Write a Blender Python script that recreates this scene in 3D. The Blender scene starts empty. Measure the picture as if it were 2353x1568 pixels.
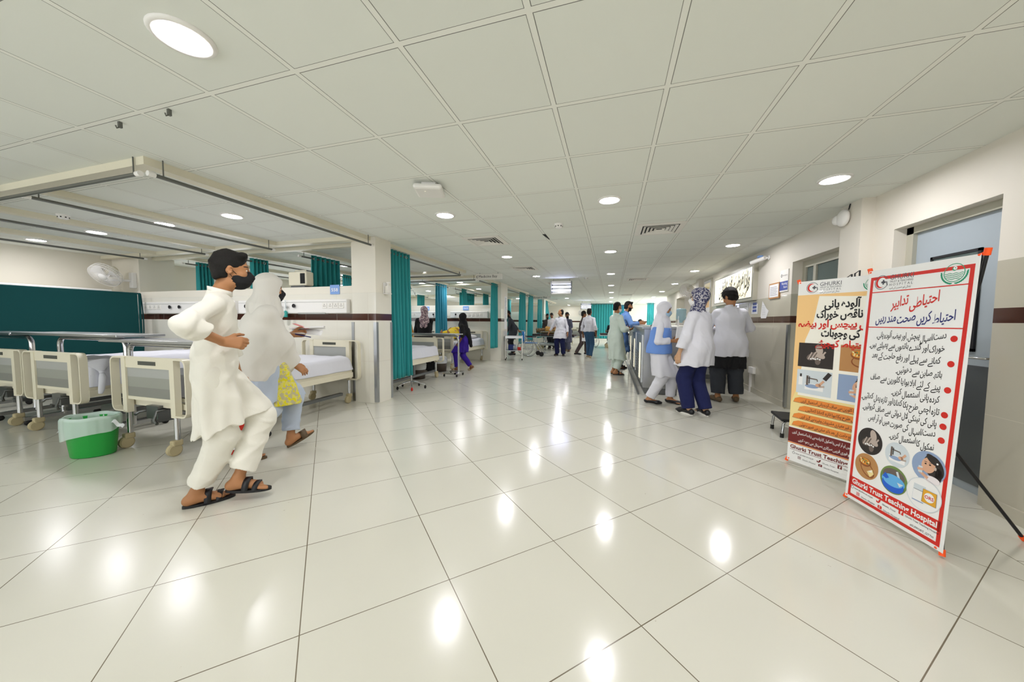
import bpy, bmesh, math, random
import numpy as np
from mathutils import Vector, Matrix
random.seed(7)
SC = bpy.context.scene
COL = SC.collection
PI = math.pi
# ---------------------------------------------------------------- camera
F_PX, YAW, PITCH, ROLL, CAM_H, CEIL = 777.27, 0.2865, -0.05624, 0.00595, 1.215, 2.43
_cy, _sy = math.cos(YAW), math.sin(YAW)
_fwd = Vector((-_sy*math.cos(PITCH), _cy*math.cos(PITCH), math.sin(PITCH)))
_rt = Vector((_cy, _sy, 0)); _up = _rt.cross(_fwd)
_r2 = math.cos(ROLL)*_rt + math.sin(ROLL)*_up
_u2 = -math.sin(ROLL)*_rt + math.cos(ROLL)*_up
cam = bpy.data.cameras.new('camera'); cam.sensor_width = 36.0; cam.lens = 36.0*F_PX/2353.0
cam.clip_start = 0.05; cam.clip_end = 100
camo = bpy.data.objects.new('camera', cam); COL.objects.link(camo)
camo.matrix_world = Matrix(((_r2.x, _u2.x, -_fwd.x, 0), (_r2.y, _u2.y, -_fwd.y, 0), (_r2.z, _u2.z, -_fwd.z, CAM_H), (0, 0, 0, 1)))
SC.camera = camo
# ---------------------------------------------------------------- world and exposure
W = bpy.data.worlds.new('world'); SC.world = W; W.use_nodes = True
W.node_tree.nodes['Background'].inputs[0].default_value = (1, 1, 1, 1)
W.node_tree.nodes['Background'].inputs[1].default_value = 0.0
SC.view_settings.view_transform = 'Standard'; SC.view_settings.look = 'None'
SC.view_settings.exposure = 0.62; SC.view_settings.gamma = 1.0; SC.view_settings.use_curve_mapping = False
SC.cycles.max_bounces = 8; SC.cycles.diffuse_bounces = 5; SC.cycles.glossy_bounces = 3
SC.cycles.transmission_bounces = 6; SC.cycles.transparent_max_bounces = 8
SC.cycles.use_adaptive_sampling = True; SC.cycles.adaptive_threshold = .045
SC.cycles.sample_clamp_indirect = 4.0; SC.cycles.caustics_reflective = False; SC.cycles.caustics_refractive = False
DAY = 2.2            # brightness of the daylight seen through the windows
LAMP = 112.0          # strength of one ceiling downlight diffuser
# ---------------------------------------------------------------- materials
def lin(c):
    c = c.lstrip('#'); v = [int(c[i:i+2], 16)/255 for i in (0, 2, 4)]
    return tuple(x/12.92 if x <= .04045 else ((x+.055)/1.055)**2.4 for x in v) + (1,)
_M = {}
def mat(name, col, rough=.6, metal=0., spec=.5, noise=0., nscale=8., alpha=1., trans=0., emit=0., bump=0., bscale=60., sheen=0., ior=1.45, coat=0., ecol=None):
    if name in _M: return _M[name]
    m = bpy.data.materials.new(name); m.use_nodes = True; nt = m.node_tree; b = nt.nodes['Principled BSDF']
    c = lin(col) if isinstance(col, str) else tuple(col) + (1,)
    b.inputs['Base Color'].default_value = c; b.inputs['Roughness'].default_value = rough; b.inputs['Metallic'].default_value = metal
    b.inputs['Specular IOR Level'].default_value = spec; b.inputs['Alpha'].default_value = alpha; b.inputs['IOR'].default_value = ior
    b.inputs['Transmission Weight'].default_value = trans; b.inputs['Sheen Weight'].default_value = sheen; b.inputs['Coat Weight'].default_value = coat
    if emit: b.inputs['Emission Color'].default_value = lin(ecol) if ecol else c; b.inputs['Emission Strength'].default_value = emit
    if noise or bump:
        tc = nt.nodes.new('ShaderNodeTexCoord')
    if noise:
        n = nt.nodes.new('ShaderNodeTexNoise'); n.inputs['Scale'].default_value = nscale; n.inputs['Detail'].default_value = 5
        nt.links.new(tc.outputs['Object'], n.inputs['Vector'])
        mx = nt.nodes.new('ShaderNodeMix'); mx.data_type = 'RGBA'
        mx.inputs[6].default_value = tuple(x*(1-noise) for x in c[:3])+(1,); mx.inputs[7].default_value = tuple(min(1, x*(1+noise)) for x in c[:3])+(1,)
        nt.links.new(n.outputs[0], mx.inputs[0]); nt.links.new(mx.outputs[2], b.inputs['Base Color'])
    if bump:
        n2 = nt.nodes.new('ShaderNodeTexNoise'); n2.inputs['Scale'].default_value = bscale; n2.inputs['Detail'].default_value = 3
        nt.links.new(tc.outputs['Object'], n2.inputs['Vector'])
        bp = nt.nodes.new('ShaderNodeBump'); bp.inputs['Strength'].default_value = bump; bp.inputs['Distance'].default_value = .01
        nt.links.new(n2.outputs[0], bp.inputs['Height']); nt.links.new(bp.outputs[0], b.inputs['Normal'])
    _M[name] = m; return m
class NX:
    """tiny node-graph helper"""
    def __init__(s, name):
        s.m = bpy.data.materials.new(name); s.m.use_nodes = True; s.nt = s.m.node_tree; s.b = s.nt.nodes['Principled BSDF']; _M[name] = s.m
        g = s.nt.nodes.new('ShaderNodeNewGeometry'); sp = s.nt.nodes.new('ShaderNodeSeparateXYZ'); s.nt.links.new(g.outputs['Position'], sp.inputs[0])
        s.pos = g.outputs['Position']; s.x, s.y, s.z = sp.outputs
    def f(s, op, *a):
        n = s.nt.nodes.new('ShaderNodeMath'); n.operation = op
        for i, v in enumerate(a):
            if isinstance(v, (int, float)): n.inputs[i].default_value = v
            else: s.nt.links.new(v, n.inputs[i])
        return n.outputs[0]
    def edge(s, v, size, off=0.):      # distance to the nearest line of a grid
        t = s.f('FRACT', s.f('DIVIDE', s.f('SUBTRACT', v, off), size))
        return s.f('MULTIPLY', s.f('MINIMUM', t, s.f('SUBTRACT', 1., t)), size)
    def cell(s, v, size, off=0.): return s.f('FLOOR', s.f('DIVIDE', s.f('SUBTRACT', v, off), size))
    def lt(s, a, b): return s.f('LESS_THAN', a, b)
    def mix(s, fac, a, b):
        n = s.nt.nodes.new('ShaderNodeMix'); n.data_type = 'RGBA'
        for i, v in ((0, fac), (6, a), (7, b)):
            if isinstance(v, str): n.inputs[i].default_value = lin(v)
            elif isinstance(v, (int, float)): n.inputs[i].default_value = v
            else: s.nt.links.new(v, n.inputs[i])
        return n.outputs[2]
    def noise(s, scale, detail=4, vec=None):
        n = s.nt.nodes.new('ShaderNodeTexNoise'); n.inputs['Scale'].default_value = scale; n.inputs['Detail'].default_value = detail
        s.nt.links.new(vec if vec is not None else s.pos, n.inputs['Vector']); return n.outputs[0]
    def white(s, a, b):
        c = s.nt.nodes.new('ShaderNodeCombineXYZ'); s.nt.links.new(a, c.inputs[0]); s.nt.links.new(b, c.inputs[1])
        n = s.nt.nodes.new('ShaderNodeTexWhiteNoise'); s.nt.links.new(c.outputs[0], n.inputs['Vector']); return n.outputs['Value']
    def out(s, col=None, rough=None, height=None, dist=.002, strength=1.):
        for v, k in ((col, 'Base Color'), (rough, 'Roughness')):
            if v is None: continue
            if isinstance(v, (int, float)): s.b.inputs[k].default_value = v
            else: s.nt.links.new(v, s.b.inputs[k])
        if height is not None:
            bp = s.nt.nodes.new('ShaderNodeBump'); bp.inputs['Distance'].default_value = dist; bp.inputs['Strength'].default_value = strength
            s.nt.links.new(height, bp.inputs['Height']); s.nt.links.new(bp.outputs[0], s.b.inputs['Normal'])
        return s.m
# ---------------------------------------------------------------- mesh building
class MB:
    def __init__(s): s.v = []; s.f = []; s.mi = []; s.sm = []
    def add(s, vs, fs, mi=0, smooth=False):
        o = len(s.v); s.v += [tuple(v) for v in vs]
        for f in fs: s.f.append(tuple(i+o for i in f)); s.mi.append(mi); s.sm.append(smooth)
        return s
    def box(s, lo, hi, mi=0, bev=0.):
        x0, y0, z0 = lo; x1, y1, z1 = hi
        if bev <= 0:
            return s.add([(x0,y0,z0),(x1,y0,z0),(x1,y1,z0),(x0,y1,z0),(x0,y0,z1),(x1,y0,z1),(x1,y1,z1),(x0,y1,z1)],
                  [(0,3,2,1),(4,5,6,7),(0,1,5,4),(1,2,6,5),(2,3,7,6),(3,0,4,7)], mi)
        b = bmesh.new(); bmesh.ops.create_cube(b, size=1.)
        for v in b.verts: v.co = Vector((x0+(v.co.x+.5)*(x1-x0), y0+(v.co.y+.5)*(y1-y0), z0+(v.co.z+.5)*(z1-z0)))
        bmesh.ops.bevel(b, geom=b.edges[:], offset=min(bev, .49*min(x1-x0, y1-y0, z1-z0)), segments=2, affect='EDGES', profile=.5)
        b.verts.index_update()
        s.add([v.co[:] for v in b.verts], [[v.index for v in f.verts] for f in b.faces], mi, False); b.free(); return s
    def obox(s, c, ax, ay, az, mi=0):      # oriented box: centre and three half-axis vectors
        c, ax, ay, az = map(Vector, (c, ax, ay, az))
        vs = [c+a*ax+b*ay+d*az for d in (-1, 1) for a, b in ((-1,-1),(1,-1),(1,1),(-1,1))]
        return s.add([v[:] for v in vs], [(0,3,2,1),(4,5,6,7),(0,1,5,4),(1,2,6,5),(2,3,7,6),(3,0,4,7)], mi)
    def tube(s, pts, r, n=10, mi=0, caps=True, closed=False):
        pts = [Vector(p) for p in pts]; m = len(pts); rs = r if isinstance(r, (list, tuple)) else [r]*m
        vs = []; fs = []; prev = None
        for i, p in enumerate(pts):
            if closed: d = (pts[(i+1) % m]-pts[i-1])
            else: d = (pts[min(i+1, m-1)]-pts[max(i-1, 0)])
            d = d.normalized() if d.length > 1e-9 else Vector((0, 0, 1))
            if prev is None:
                a = Vector((0, 0, 1)) if abs(d.z) < .9 else Vector((1, 0, 0)); u = d.cross(a).normalized()
            else:
                u = prev - d*prev.dot(d); u = u.normalized() if u.length > 1e-6 else d.orthogonal().normalized()
            prev = u; w = d.cross(u)
            vs += [(p+rs[i]*(math.cos(2*PI*k/n)*u+math.sin(2*PI*k/n)*w))[:] for k in range(n)]
        for i in range(m if closed else m-1):
            j = (i+1) % m
            fs += [(i*n+k, i*n+(k+1) % n, j*n+(k+1) % n, j*n+k) for k in range(n)]
        s.add(vs, fs, mi, True)
        if caps and not closed: s.add(vs[:n], [tuple(range(n-1, -1, -1))], mi); s.add(vs[-n:], [tuple(range(n))], mi)
        return s
    def cyl(s, a, b, r, r2=None, n=16, mi=0): return s.tube([a, b], [r, r if r2 is None else r2], n, mi)
    def lathe(s, prof, n=24, c=(0, 0, 0), mi=0, axis='z', sx=1., sy=1., smooth=True):
        vs = []
        for (r, h) in prof:
            for k in range(n):
                a = 2*PI*k/n; x, y = r*math.cos(a)*sx, r*math.sin(a)*sy
                p = (x, y, h) if axis == 'z' else (x, -h, y) if axis == 'y' else (h, x, y)
                vs.append((c[0]+p[0], c[1]+p[1], c[2]+p[2]))
        fs = [(i*n+k, i*n+(k+1) % n, (i+1)*n+(k+1) % n, (i+1)*n+k) for i in range(len(prof)-1) for k in range(n)]
        return s.add(vs, fs, mi, smooth)
    def sph(s, c, r, mi=0, n=14, rings=8):
        r = (r, r, r) if isinstance(r, (int, float)) else r
        vs = [(c[0]+r[0]*math.sin(PI*i/rings)*math.cos(2*PI*k/n), c[1]+r[1]*math.sin(PI*i/rings)*math.sin(2*PI*k/n), c[2]+r[2]*math.cos(PI*i/rings)) for i in range(rings+1) for k in range(n)]
        fs = [(i*n+k, (i+1)*n+k, (i+1)*n+(k+1) % n, i*n+(k+1) % n) for i in range(rings) for k in range(n)]
        return s.add(vs, fs, mi, True)
    def prism(s, poly, z0, z1, mi=0):       # polygon in xy, extruded in z
        n = len(poly); vs = [(x, y, z0) for x, y in poly]+[(x, y, z1) for x, y in poly]
        return s.add(vs, [tuple(range(n-1, -1, -1)), tuple(range(n, 2*n))]+[(k, (k+1) % n, n+(k+1) % n, n+k) for k in range(n)], mi)
    def grid(s, fn, nu, nv, mi=0):
        vs = [fn(i/nu, j/nv) for i in range(nu+1) for j in range(nv+1)]
        return s.add(vs, [(i*(nv+1)+j, (i+1)*(nv+1)+j, (i+1)*(nv+1)+j+1, i*(nv+1)+j+1) for i in range(nu) for j in range(nv)], mi, True)
    def xf(s, M, start=0):
        for i in range(start, len(s.v)): s.v[i] = (M @ Vector(s.v[i]))[:]
        return s
    def build(s, name, mats, parent=None, kind=None):
        me = bpy.data.meshes.new(name); me.from_pydata(s.v, [], s.f)
        for m in (mats if isinstance(mats, (list, tuple)) else [mats]): me.materials.append(m)
        me.polygons.foreach_set('material_index', s.mi); me.polygons.foreach_set('use_smooth', s.sm)
        me.validate(); me.update()
        o = bpy.data.objects.new(name, me); COL.objects.link(o)
        if parent is not None: o.parent = parent
        if kind: o['kind'] = kind
        return o
def thing(name, label, cat, loc=(0, 0, 0), rz=0., group=None):
    o = bpy.data.objects.new(name, None); COL.objects.link(o); o.location = loc; o.rotation_euler = (0, 0, rz); o.empty_display_size = .1
    o['label'] = label; o['category'] = cat
    if group: o['group'] = group
    return o
def tag(o, label, cat, group=None, loc=None, rz=None):
    o['label'] = label; o['category'] = cat
    if group: o['group'] = group
    if loc is not None: o.location = loc
    if rz is not None: o.rotation_euler = (0, 0, rz)
    return o
_kids = {}
def dup(root, loc=None, rz=None, label=None, group=None):
    def kids(o): return [c for c in bpy.data.objects if c.parent == o]
    def cp(o, par):
        c = o.copy(); COL.objects.link(c)
        if par is not None: c.parent = par
        for k in kids(o): cp(k, c)
        return c
    r = cp(root, None)
    if loc is not None: r.location = loc
    if rz is not None: r.rotation_euler = (0, 0, rz)
    if label: r['label'] = label
    if group: r['group'] = group
    return r
def arc(c, r, a0, a1, n, plane='xz'):
    out = []
    for i in range(n+1):
        a = a0+(a1-a0)*i/n; x, y = r*math.cos(a), r*math.sin(a)
        out.append((c[0]+x, c[1], c[2]+y) if plane == 'xz' else (c[0], c[1]+x, c[2]+y) if plane == 'yz' else (c[0]+x, c[1]+y, c[2]))
    return out
# ---------------------------------------------------------------- lettering
FORMS = {}
def _ff(t):
    for ch, *k in t: FORMS[ch] = tuple(k)+(None,)*(4-len(k))
_ff([('ا',0xFE8D,0xFE8E),('آ',0xFE81,0xFE82),('إ',0xFE87,0xFE88),('ب',0xFE8F,0xFE90,0xFE91,0xFE92),('پ',0xFB56,0xFB57,0xFB58,0xFB59),('ت',0xFE95,0xFE96,0xFE97,0xFE98),('ٹ',0xFB66,0xFB67,0xFB68,0xFB69),
('ج',0xFE9D,0xFE9E,0xFE9F,0xFEA0),('چ',0xFB7A,0xFB7B,0xFB7C,0xFB7D),('ح',0xFEA1,0xFEA2,0xFEA3,0xFEA4),('خ',0xFEA5,0xFEA6,0xFEA7,0xFEA8),('د',0xFEA9,0xFEAA),('ذ',0xFEAB,0xFEAC),('ر',0xFEAD,0xFEAE),('ز',0xFEAF,0xFEB0),
('س',0xFEB1,0xFEB2,0xFEB3,0xFEB4),('ش',0xFEB5,0xFEB6,0xFEB7,0xFEB8),('ص',0xFEB9,0xFEBA,0xFEBB,0xFEBC),('ض',0xFEBD,0xFEBE,0xFEBF,0xFEC0),('ط',0xFEC1,0xFEC2,0xFEC3,0xFEC4),('ع',0xFEC9,0xFECA,0xFECB,0xFECC),('غ',0xFECD,0xFECE,0xFECF,0xFED0),
('ف',0xFED1,0xFED2,0xFED3,0xFED4),('ق',0xFED5,0xFED6,0xFED7,0xFED8),('ک',0xFB8E,0xFB8F,0xFB90,0xFB91),('گ',0xFB92,0xFB93,0xFB94,0xFB95),('ل',0xFEDD,0xFEDE,0xFEDF,0xFEE0),('م',0xFEE1,0xFEE2,0xFEE3,0xFEE4),('ن',0xFEE5,0xFEE6,0xFEE7,0xFEE8),
('ں',0xFB9E,0xFB9F),('و',0xFEED,0xFEEE),('ہ',0xFBA6,0xFBA7,0xFBA8,0xFBA9),('ه',0xFEE9,0xFEEA,0xFEEB,0xFEEC),('ھ',0xFBAA,0xFBAB,0xFBAC,0xFBAD),('ی',0xFBFC,0xFBFD,0xFBFE,0xFBFF),('ي',0xFEF1,0xFEF2,0xFEF3,0xFEF4),('ے',0xFBAE,0xFBAF),('ئ',0xFE89,0xFE8A,0xFE8B,0xFE8C)])
def shape_word(s):
    out = []; n = len(s); i = 0; prev = False
    while i < n:
        c = s[i]
        if c not in FORMS: out.append(c); prev = False; i += 1; continue
        if c == 'ل' and i+1 < n and s[i+1] == 'ا': out.append(chr(0xFEFC if prev else 0xFEFB)); prev = False; i += 2; continue
        iso, fin, ini, med = FORMS[c]; jn = i+1 < n and s[i+1] in FORMS and ini is not None
        out.append(chr(med if prev and jn else fin if prev else ini if jn else iso)); prev = jn; i += 1
    return ''.join(reversed(out))
def text_mesh(body, bold=0., res=3, shear=0.):
    c = bpy.data.curves.new('t', 'FONT'); c.body = body; c.resolution_u = res; c.offset = bold; c.shear = shear
    o = bpy.data.objects.new('t', c); COL.objects.link(o)
    dg = bpy.context.evaluated_depsgraph_get(); dg.update()
    me = bpy.data.meshes.new_from_object(o.evaluated_get(dg))
    v = [tuple(x.co) for x in me.vertices]; f = [tuple(p.vertices) for p in me.polygons]
    bpy.data.objects.remove(o); bpy.data.curves.remove(c); bpy.data.meshes.remove(me)
    return v, f
class Print:
    """flat artwork in its own u,v frame; layer k sits k*eps proud of the sheet"""
    def __init__(s, mats, eps=.0004): s.mb = MB(); s.mats = []; s.idx = {}; s.lib = mats; s.eps = eps
    def m(s, k):
        if k not in s.idx: s.idx[k] = len(s.mats); s.mats.append(s.lib[k])
        return s.idx[k]
    def poly(s, pts, k, z=1): s.mb.add([(x, y, z*s.eps) for x, y in pts], [tuple(range(len(pts)))], s.m(k)); return s
    def rect(s, x0, y0, x1, y1, k, z=1): return s.poly([(x0, y0), (x1, y0), (x1, y1), (x0, y1)], k, z)
    def frame(s, x0, y0, x1, y1, w, k, z=1):
        s.rect(x0, y0, x1, y0+w, k, z); s.rect(x0, y1-w, x1, y1, k, z); s.rect(x0, y0+w, x0+w, y1-w, k, z); return s.rect(x1-w, y0+w, x1, y1-w, k, z)
    def ell(s, cx, cy, rx, ry, k, z=1, a0=0., a1=2*PI, n=36, rot=0.):
        P = []
        for i in range(n if a1-a0 > 6.28 else n+1):
            a = a0+(a1-a0)*i/n; x, y = rx*math.cos(a), ry*math.sin(a)
            P.append((cx+x*math.cos(rot)-y*math.sin(rot), cy+x*math.sin(rot)+y*math.cos(rot)))
        return s.poly(P, k, z)
    def ring(s, cx, cy, r0, r1, k, z=1, a0=0., a1=2*PI, n=40):
        V = []; F = []
        for i in range(n+1):
            a = a0+(a1-a0)*i/n
            V += [(cx+r0*math.cos(a), cy+r0*math.sin(a), z*s.eps), (cx+r1*math.cos(a), cy+r1*math.sin(a), z*s.eps)]
        for i in range(n): F.append((2*i, 2*i+1, 2*i+3, 2*i+2))
        s.mb.add(V, F, s.m(k)); return s
    def stroke(s, pts, w, k, z=1):
        pts = [Vector((p[0], p[1])) for p in pts]; V = []; F = []
        for i, p in enumerate(pts):
            d = (pts[min(i+1, len(pts)-1)]-pts[max(i-1, 0)]); d = d.normalized() if d.length > 0 else Vector((1, 0)); n = Vector((-d.y, d.x))
            V += [(p+n*w/2).to_tuple()+(z*s.eps,), (p-n*w/2).to_tuple()+(z*s.eps,)]
        for i in range(len(pts)-1): F.append((2*i, 2*i+1, 2*i+3, 2*i+2))
        s.mb.add(V, F, s.m(k)); return s
    def put(s, v, f, x0, x1, y0, h, k, z, fit):
        if not v: return s
        ax = min(p[0] for p in v); bx = max(p[0] for p in v); sc = h
        sx = (x1-x0)/(bx-ax) if fit and bx > ax else sc
        s.mb.add([(x0+(p[0]-ax)*sx, y0+p[1]*sc, z*s.eps) for p in v], f, s.m(k)); return s
    def latin(s, body, x0, x1, y0, h, k, z=2, bold=0., shear=0.):
        v, f = text_mesh(body, bold, 2, shear); return s.put(v, f, x0, x1, y0, h, k, z, True)
    def urdu(s, body, x0, x1, y0, h, k, z=2, bold=.012, slope=.1):
        # words set right to left; each word steps down to the left a little, like nastaliq
        ws = [text_mesh(shape_word(w), bold, 2) for w in body.split()]
        V = []; F = []; x = 0.
        for v, f in ws:
            if not v: continue
            ax = min(p[0] for p in v); bx = max(p[0] for p in v); o = len(V)
            V += [(p[0]-bx+x, p[1]+slope*(p[0]-bx)+.5*slope*(bx-ax), 0) for p in v]; F += [tuple(i+o for i in q) for q in f]
            x -= (bx-ax)+.2
        return s.put(V, F, x0, x1, y0, h, k, z, True)
    def build(s, name, parent=None): return s.mb.build(name, s.mats, parent)
# ---------------------------------------------------------------- figures: blended volumes turned into one continuous skin
V3 = lambda *a: np.array(a, dtype=float)
def nrm(v): return v/(np.linalg.norm(v)+1e-12)
class Field:
    def __init__(s, res): s.res = res; s.ops = []; s.post = []
    def cap(s, a, b, ra, rb=None, k=.02, flat=False, sq=None, op='u'):
        a = np.asarray(a, float); b = np.asarray(b, float); rb = ra if rb is None else rb
        g = max(1., sq[1]) if sq else 1.; rr = np.array([ra, rb])*g
        lo = np.minimum(a-rr[0], b-rr[1]); hi = np.maximum(a+rr[0], b+rr[1])
        s.ops.append(('c', a, b, ra, rb, k, flat, sq, op, lo, hi)); return s
    def ell(s, c, r, R=None, k=.02, op='u'):
        c = np.asarray(c, float); r = np.asarray(r, float)*np.ones(3); m = max(r) if R is not None else r
        s.ops.append(('e', c, r, R, None, k, False, None, op, c-m, c+m)); return s
    def cut(s, p, n): s.ops.append(('p', np.asarray(p, float), nrm(np.asarray(n, float)), 0, 0, 0, 0, 0, 'i', None, None)); return s
    def warp(s, fn): s.post.append(fn); return s
    def mesh(s):
        lo = np.min([o[9] for o in s.ops if o[8] == 'u'], 0)-.03; hi = np.max([o[10] for o in s.ops if o[8] == 'u'], 0)+.03
        r = s.res; N = np.ceil((hi-lo)/r).astype(int)+1
        A = np.ones(N, np.float32); ax = [np.float32(lo[i])+np.float32(r)*np.arange(N[i], dtype=np.float32) for i in range(3)]
        for o in s.ops:
            t, a, b, ra, rb, k, flat, sq, op, l, h = o
            if t == 'p':
                X = ax[0][:, None, None]; Y = ax[1][None, :, None]; Z = ax[2][None, None, :]
                np.maximum(A, ((X-a[0])*b[0]+(Y-a[1])*b[1]+(Z-a[2])*b[2]).astype(np.float32), out=A); continue
            m = k+3*r
            i0 = np.maximum(0, np.floor((l-m-lo)/r).astype(int)); i1 = np.minimum(N, np.ceil((h+m-lo)/r).astype(int)+1)
            if (i1 <= i0).any(): continue
            sl = tuple(slice(i0[j], i1[j]) for j in range(3))
            X = ax[0][sl[0]][:, None, None]-np.float32(a[0]); Y = ax[1][sl[1]][None, :, None]-np.float32(a[1]); Z = ax[2][sl[2]][None, None, :]-np.float32(a[2])
            if t == 'c':
                d = b-a; L2 = float(d@d)+1e-9; L = math.sqrt(L2)
                tt = (X*d[0]+Y*d[1]+Z*d[2])/L2; tc = np.clip(tt, 0, 1).astype(np.float32)
                PX = X-tc*d[0]; PY = Y-tc*d[1]; PZ = Z-tc*d[2]
                q = PX*PX+PY*PY+PZ*PZ
                if sq:
                    n = nrm(np.asarray(sq[0], float)); pn = PX*n[0]+PY*n[1]+PZ*n[2]; q = q-pn*pn+(pn/sq[1])**2
                D = np.sqrt(np.maximum(q, 0))-(ra+(rb-ra)*tc)
                if sq and sq[1] < 1: D = D*(.5+.5*sq[1])
                if flat: D = np.maximum(D, (tt-1)*L)
            else:
                if b is None: pass
                if ra is not None:
                    R = ra; U = X*R[0][0]+Y*R[0][1]+Z*R[0][2]; Vv = X*R[1][0]+Y*R[1][1]+Z*R[1][2]; Wv = X*R[2][0]+Y*R[2][1]+Z*R[2][2]
                else: U, Vv, Wv = X, Y, Z
                k0 = np.sqrt((U/b[0])**2+(Vv/b[1])**2+(Wv/b[2])**2); k1 = np.sqrt((U/b[0]**2)**2+(Vv/b[1]**2)**2+(Wv/b[2]**2)**2)+1e-6
                D = k0*(k0-1)/k1
            D = D.astype(np.float32); S = A[sl]
            if op == 'u':
                if k > 0:
                    hh = np.clip(.5+.5*(D-S)/k, 0, 1); A[sl] = D*(1-hh)+S*hh-k*hh*(1-hh)
                else: A[sl] = np.minimum(S, D)
            else:
                D = -D
                if k > 0:
                    hh = np.clip(.5-.5*(D-S)/k, 0, 1); A[sl] = D*(1-hh)+S*hh+k*hh*(1-hh)
                else: A[sl] = np.maximum(S, D)
        for fn in s.post:
            w = np.nonzero(np.abs(A) < .045)
            A[w] += fn(ax[0][w[0]], ax[1][w[1]], ax[2][w[2]]).astype(np.float32)
        return surf(A, lo, r)
def surf(A, lo, r):
    """naive surface nets"""
    A = np.pad(A, 1, constant_values=1.); lo = np.asarray(lo)-r
    In = A < 0; n = np.array(A.shape)-1
    cnt = np.zeros(n, np.uint8)
    for dx in (0, 1):
        for dy in (0, 1):
            for dz in (0, 1): cnt += In[dx:dx+n[0], dy:dy+n[1], dz:dz+n[2]]
    act = np.argwhere((cnt > 0) & (cnt < 8)); idx = -np.ones(n, np.int64); idx[tuple(act.T)] = np.arange(len(act))
    P = np.zeros((len(act), 3)); C = np.zeros(len(act)); cn = [np.array(c) for c in ((0,0,0),(1,0,0),(0,1,0),(1,1,0),(0,0,1),(1,0,1),(0,1,1),(1,1,1))]
    val = [A[tuple((act+c).T)] for c in cn]
    for i, j in ((0,1),(2,3),(4,5),(6,7),(0,2),(1,3),(4,6),(5,7),(0,4),(1,5),(2,6),(3,7)):
        m = (val[i] < 0) != (val[j] < 0); t = np.where(m, val[i]/np.where(m, val[i]-val[j], 1), 0)
        P += m[:, None]*(cn[i]+(cn[j]-cn[i])*t[:, None]); C += m
    V = (act+P/np.maximum(C, 1)[:, None])*r+lo
    Fs = []
    for axn in range(3):
        u, w = [(1, 2), (2, 0), (0, 1)][axn]
        sa = [slice(None)]*3; sb = [slice(None)]*3; sa[axn] = slice(0, -1); sb[axn] = slice(1, None)
        a = In[tuple(sa)]; b = In[tuple(sb)]
        e = np.argwhere(a != b); e = e[(e[:, u] > 0) & (e[:, w] > 0) & (e[:, u] < n[u]) & (e[:, w] < n[w])]
        du = np.zeros(3, int); du[u] = 1; dw = np.zeros(3, int); dw[w] = 1
        q = np.stack([idx[tuple((e-du-dw).T)], idx[tuple((e-dw).T)], idx[tuple(e.T)], idx[tuple((e-du).T)]], 1)
        fl = a[tuple(e.T)]; q[~fl] = q[~fl][:, ::-1]
        Fs.append(q)
    return V, np.concatenate(Fs)
def npmesh(name, V, F, mats, mi=None, parent=None):
    me = bpy.data.meshes.new(name); me.vertices.add(len(V)); me.vertices.foreach_set('co', np.ascontiguousarray(V, np.float32).ravel())
    me.loops.add(F.size); me.loops.foreach_set('vertex_index', F.ravel().astype(np.int32))
    me.polygons.add(len(F)); me.polygons.foreach_set('loop_start', np.arange(0, F.size, F.shape[1], dtype=np.int32))
    for m in mats: me.materials.append(m)
    if mi is not None: me.polygons.foreach_set('material_index', mi.astype(np.int32))
    me.polygons.foreach_set('use_smooth', np.ones(len(F), bool)); me.update(calc_edges=True)
    o = bpy.data.objects.new(name, me); COL.objects.link(o)
    if parent is not None: o.parent = parent
    return o
def wrinkle(amp, sx=1., sy=1., sz=1., seed=0, f=22.):
    rng = np.random.RandomState(seed); D = rng.normal(size=(7, 3)); D /= np.linalg.norm(D, axis=1)[:, None]; D = D*np.array([sx, sy, sz]); ph = rng.uniform(0, 6.28, (7, 3))
    def fn(x, y, z):
        t = 0
        for i in range(7):
            q = f*(.55+.3*i); wob = 1.7*np.sin(5.3*x+ph[i, 1]+3*z)+1.3*np.sin(6.1*y-4.7*z+ph[i, 2])
            m = .5+.5*np.sin(7*(D[i, 1]*x-D[i, 0]*y+D[i, 2]*z)+ph[i, 2]*2)       # folds come and go
            t = t+m*(1-2*np.abs(np.sin(.5*q*(D[i, 0]*x+D[i, 1]*y+D[i, 2]*z)+ph[i, 0]+wob)))/(1+.3*i)
        return np.minimum(-amp*t*.55, .42*amp)
    return fn
def pleats(c, top, hem, amp, nf=7, seed=0):
    rng = np.random.RandomState(seed); p = rng.uniform(0, 6.28, 4)
    def fn(x, y, z):
        th = np.arctan2(y-c[1], x-c[0]); h = np.clip((top-z)/(top-hem+1e-6), 0, 1)**1.2
        return amp*h*(np.sin(nf*th+p[0]+1.2*np.sin(4*z+p[1]))+.6*np.sin((2*nf-1)*th+p[2]+1.5*np.sin(5*z+p[3])))
    return fn
def ik(a, t, l1, l2, hint):
    d = t-a; L = np.linalg.norm(d); L2 = min(L, (l1+l2)*.999); L2 = max(L2, abs(l1-l2)+.01); u = d/(L+1e-9)
    x = (l1*l1-l2*l2+L2*L2)/(2*L2); hgt = math.sqrt(max(l1*l1-x*x, 0)); hv = hint-u*(hint@u); hv = nrm(hv)
    return a+u*x+hv*hgt, a+u*L2
def rotz(a): c, s = math.cos(a), math.sin(a); return np.array([[c, -s, 0], [s, c, 0], [0, 0, 1.]])
def rotx(a): c, s = math.cos(a), math.sin(a); return np.array([[1, 0, 0], [0, c, -s], [0, s, c.__float__()]]) if False else np.array([[1, 0, 0], [0, c, -s], [0, s, c]])
def roty(a): c, s = math.cos(a), math.sin(a); return np.array([[c, 0, s], [0, 1, 0], [-s, 0, c]])
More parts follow.
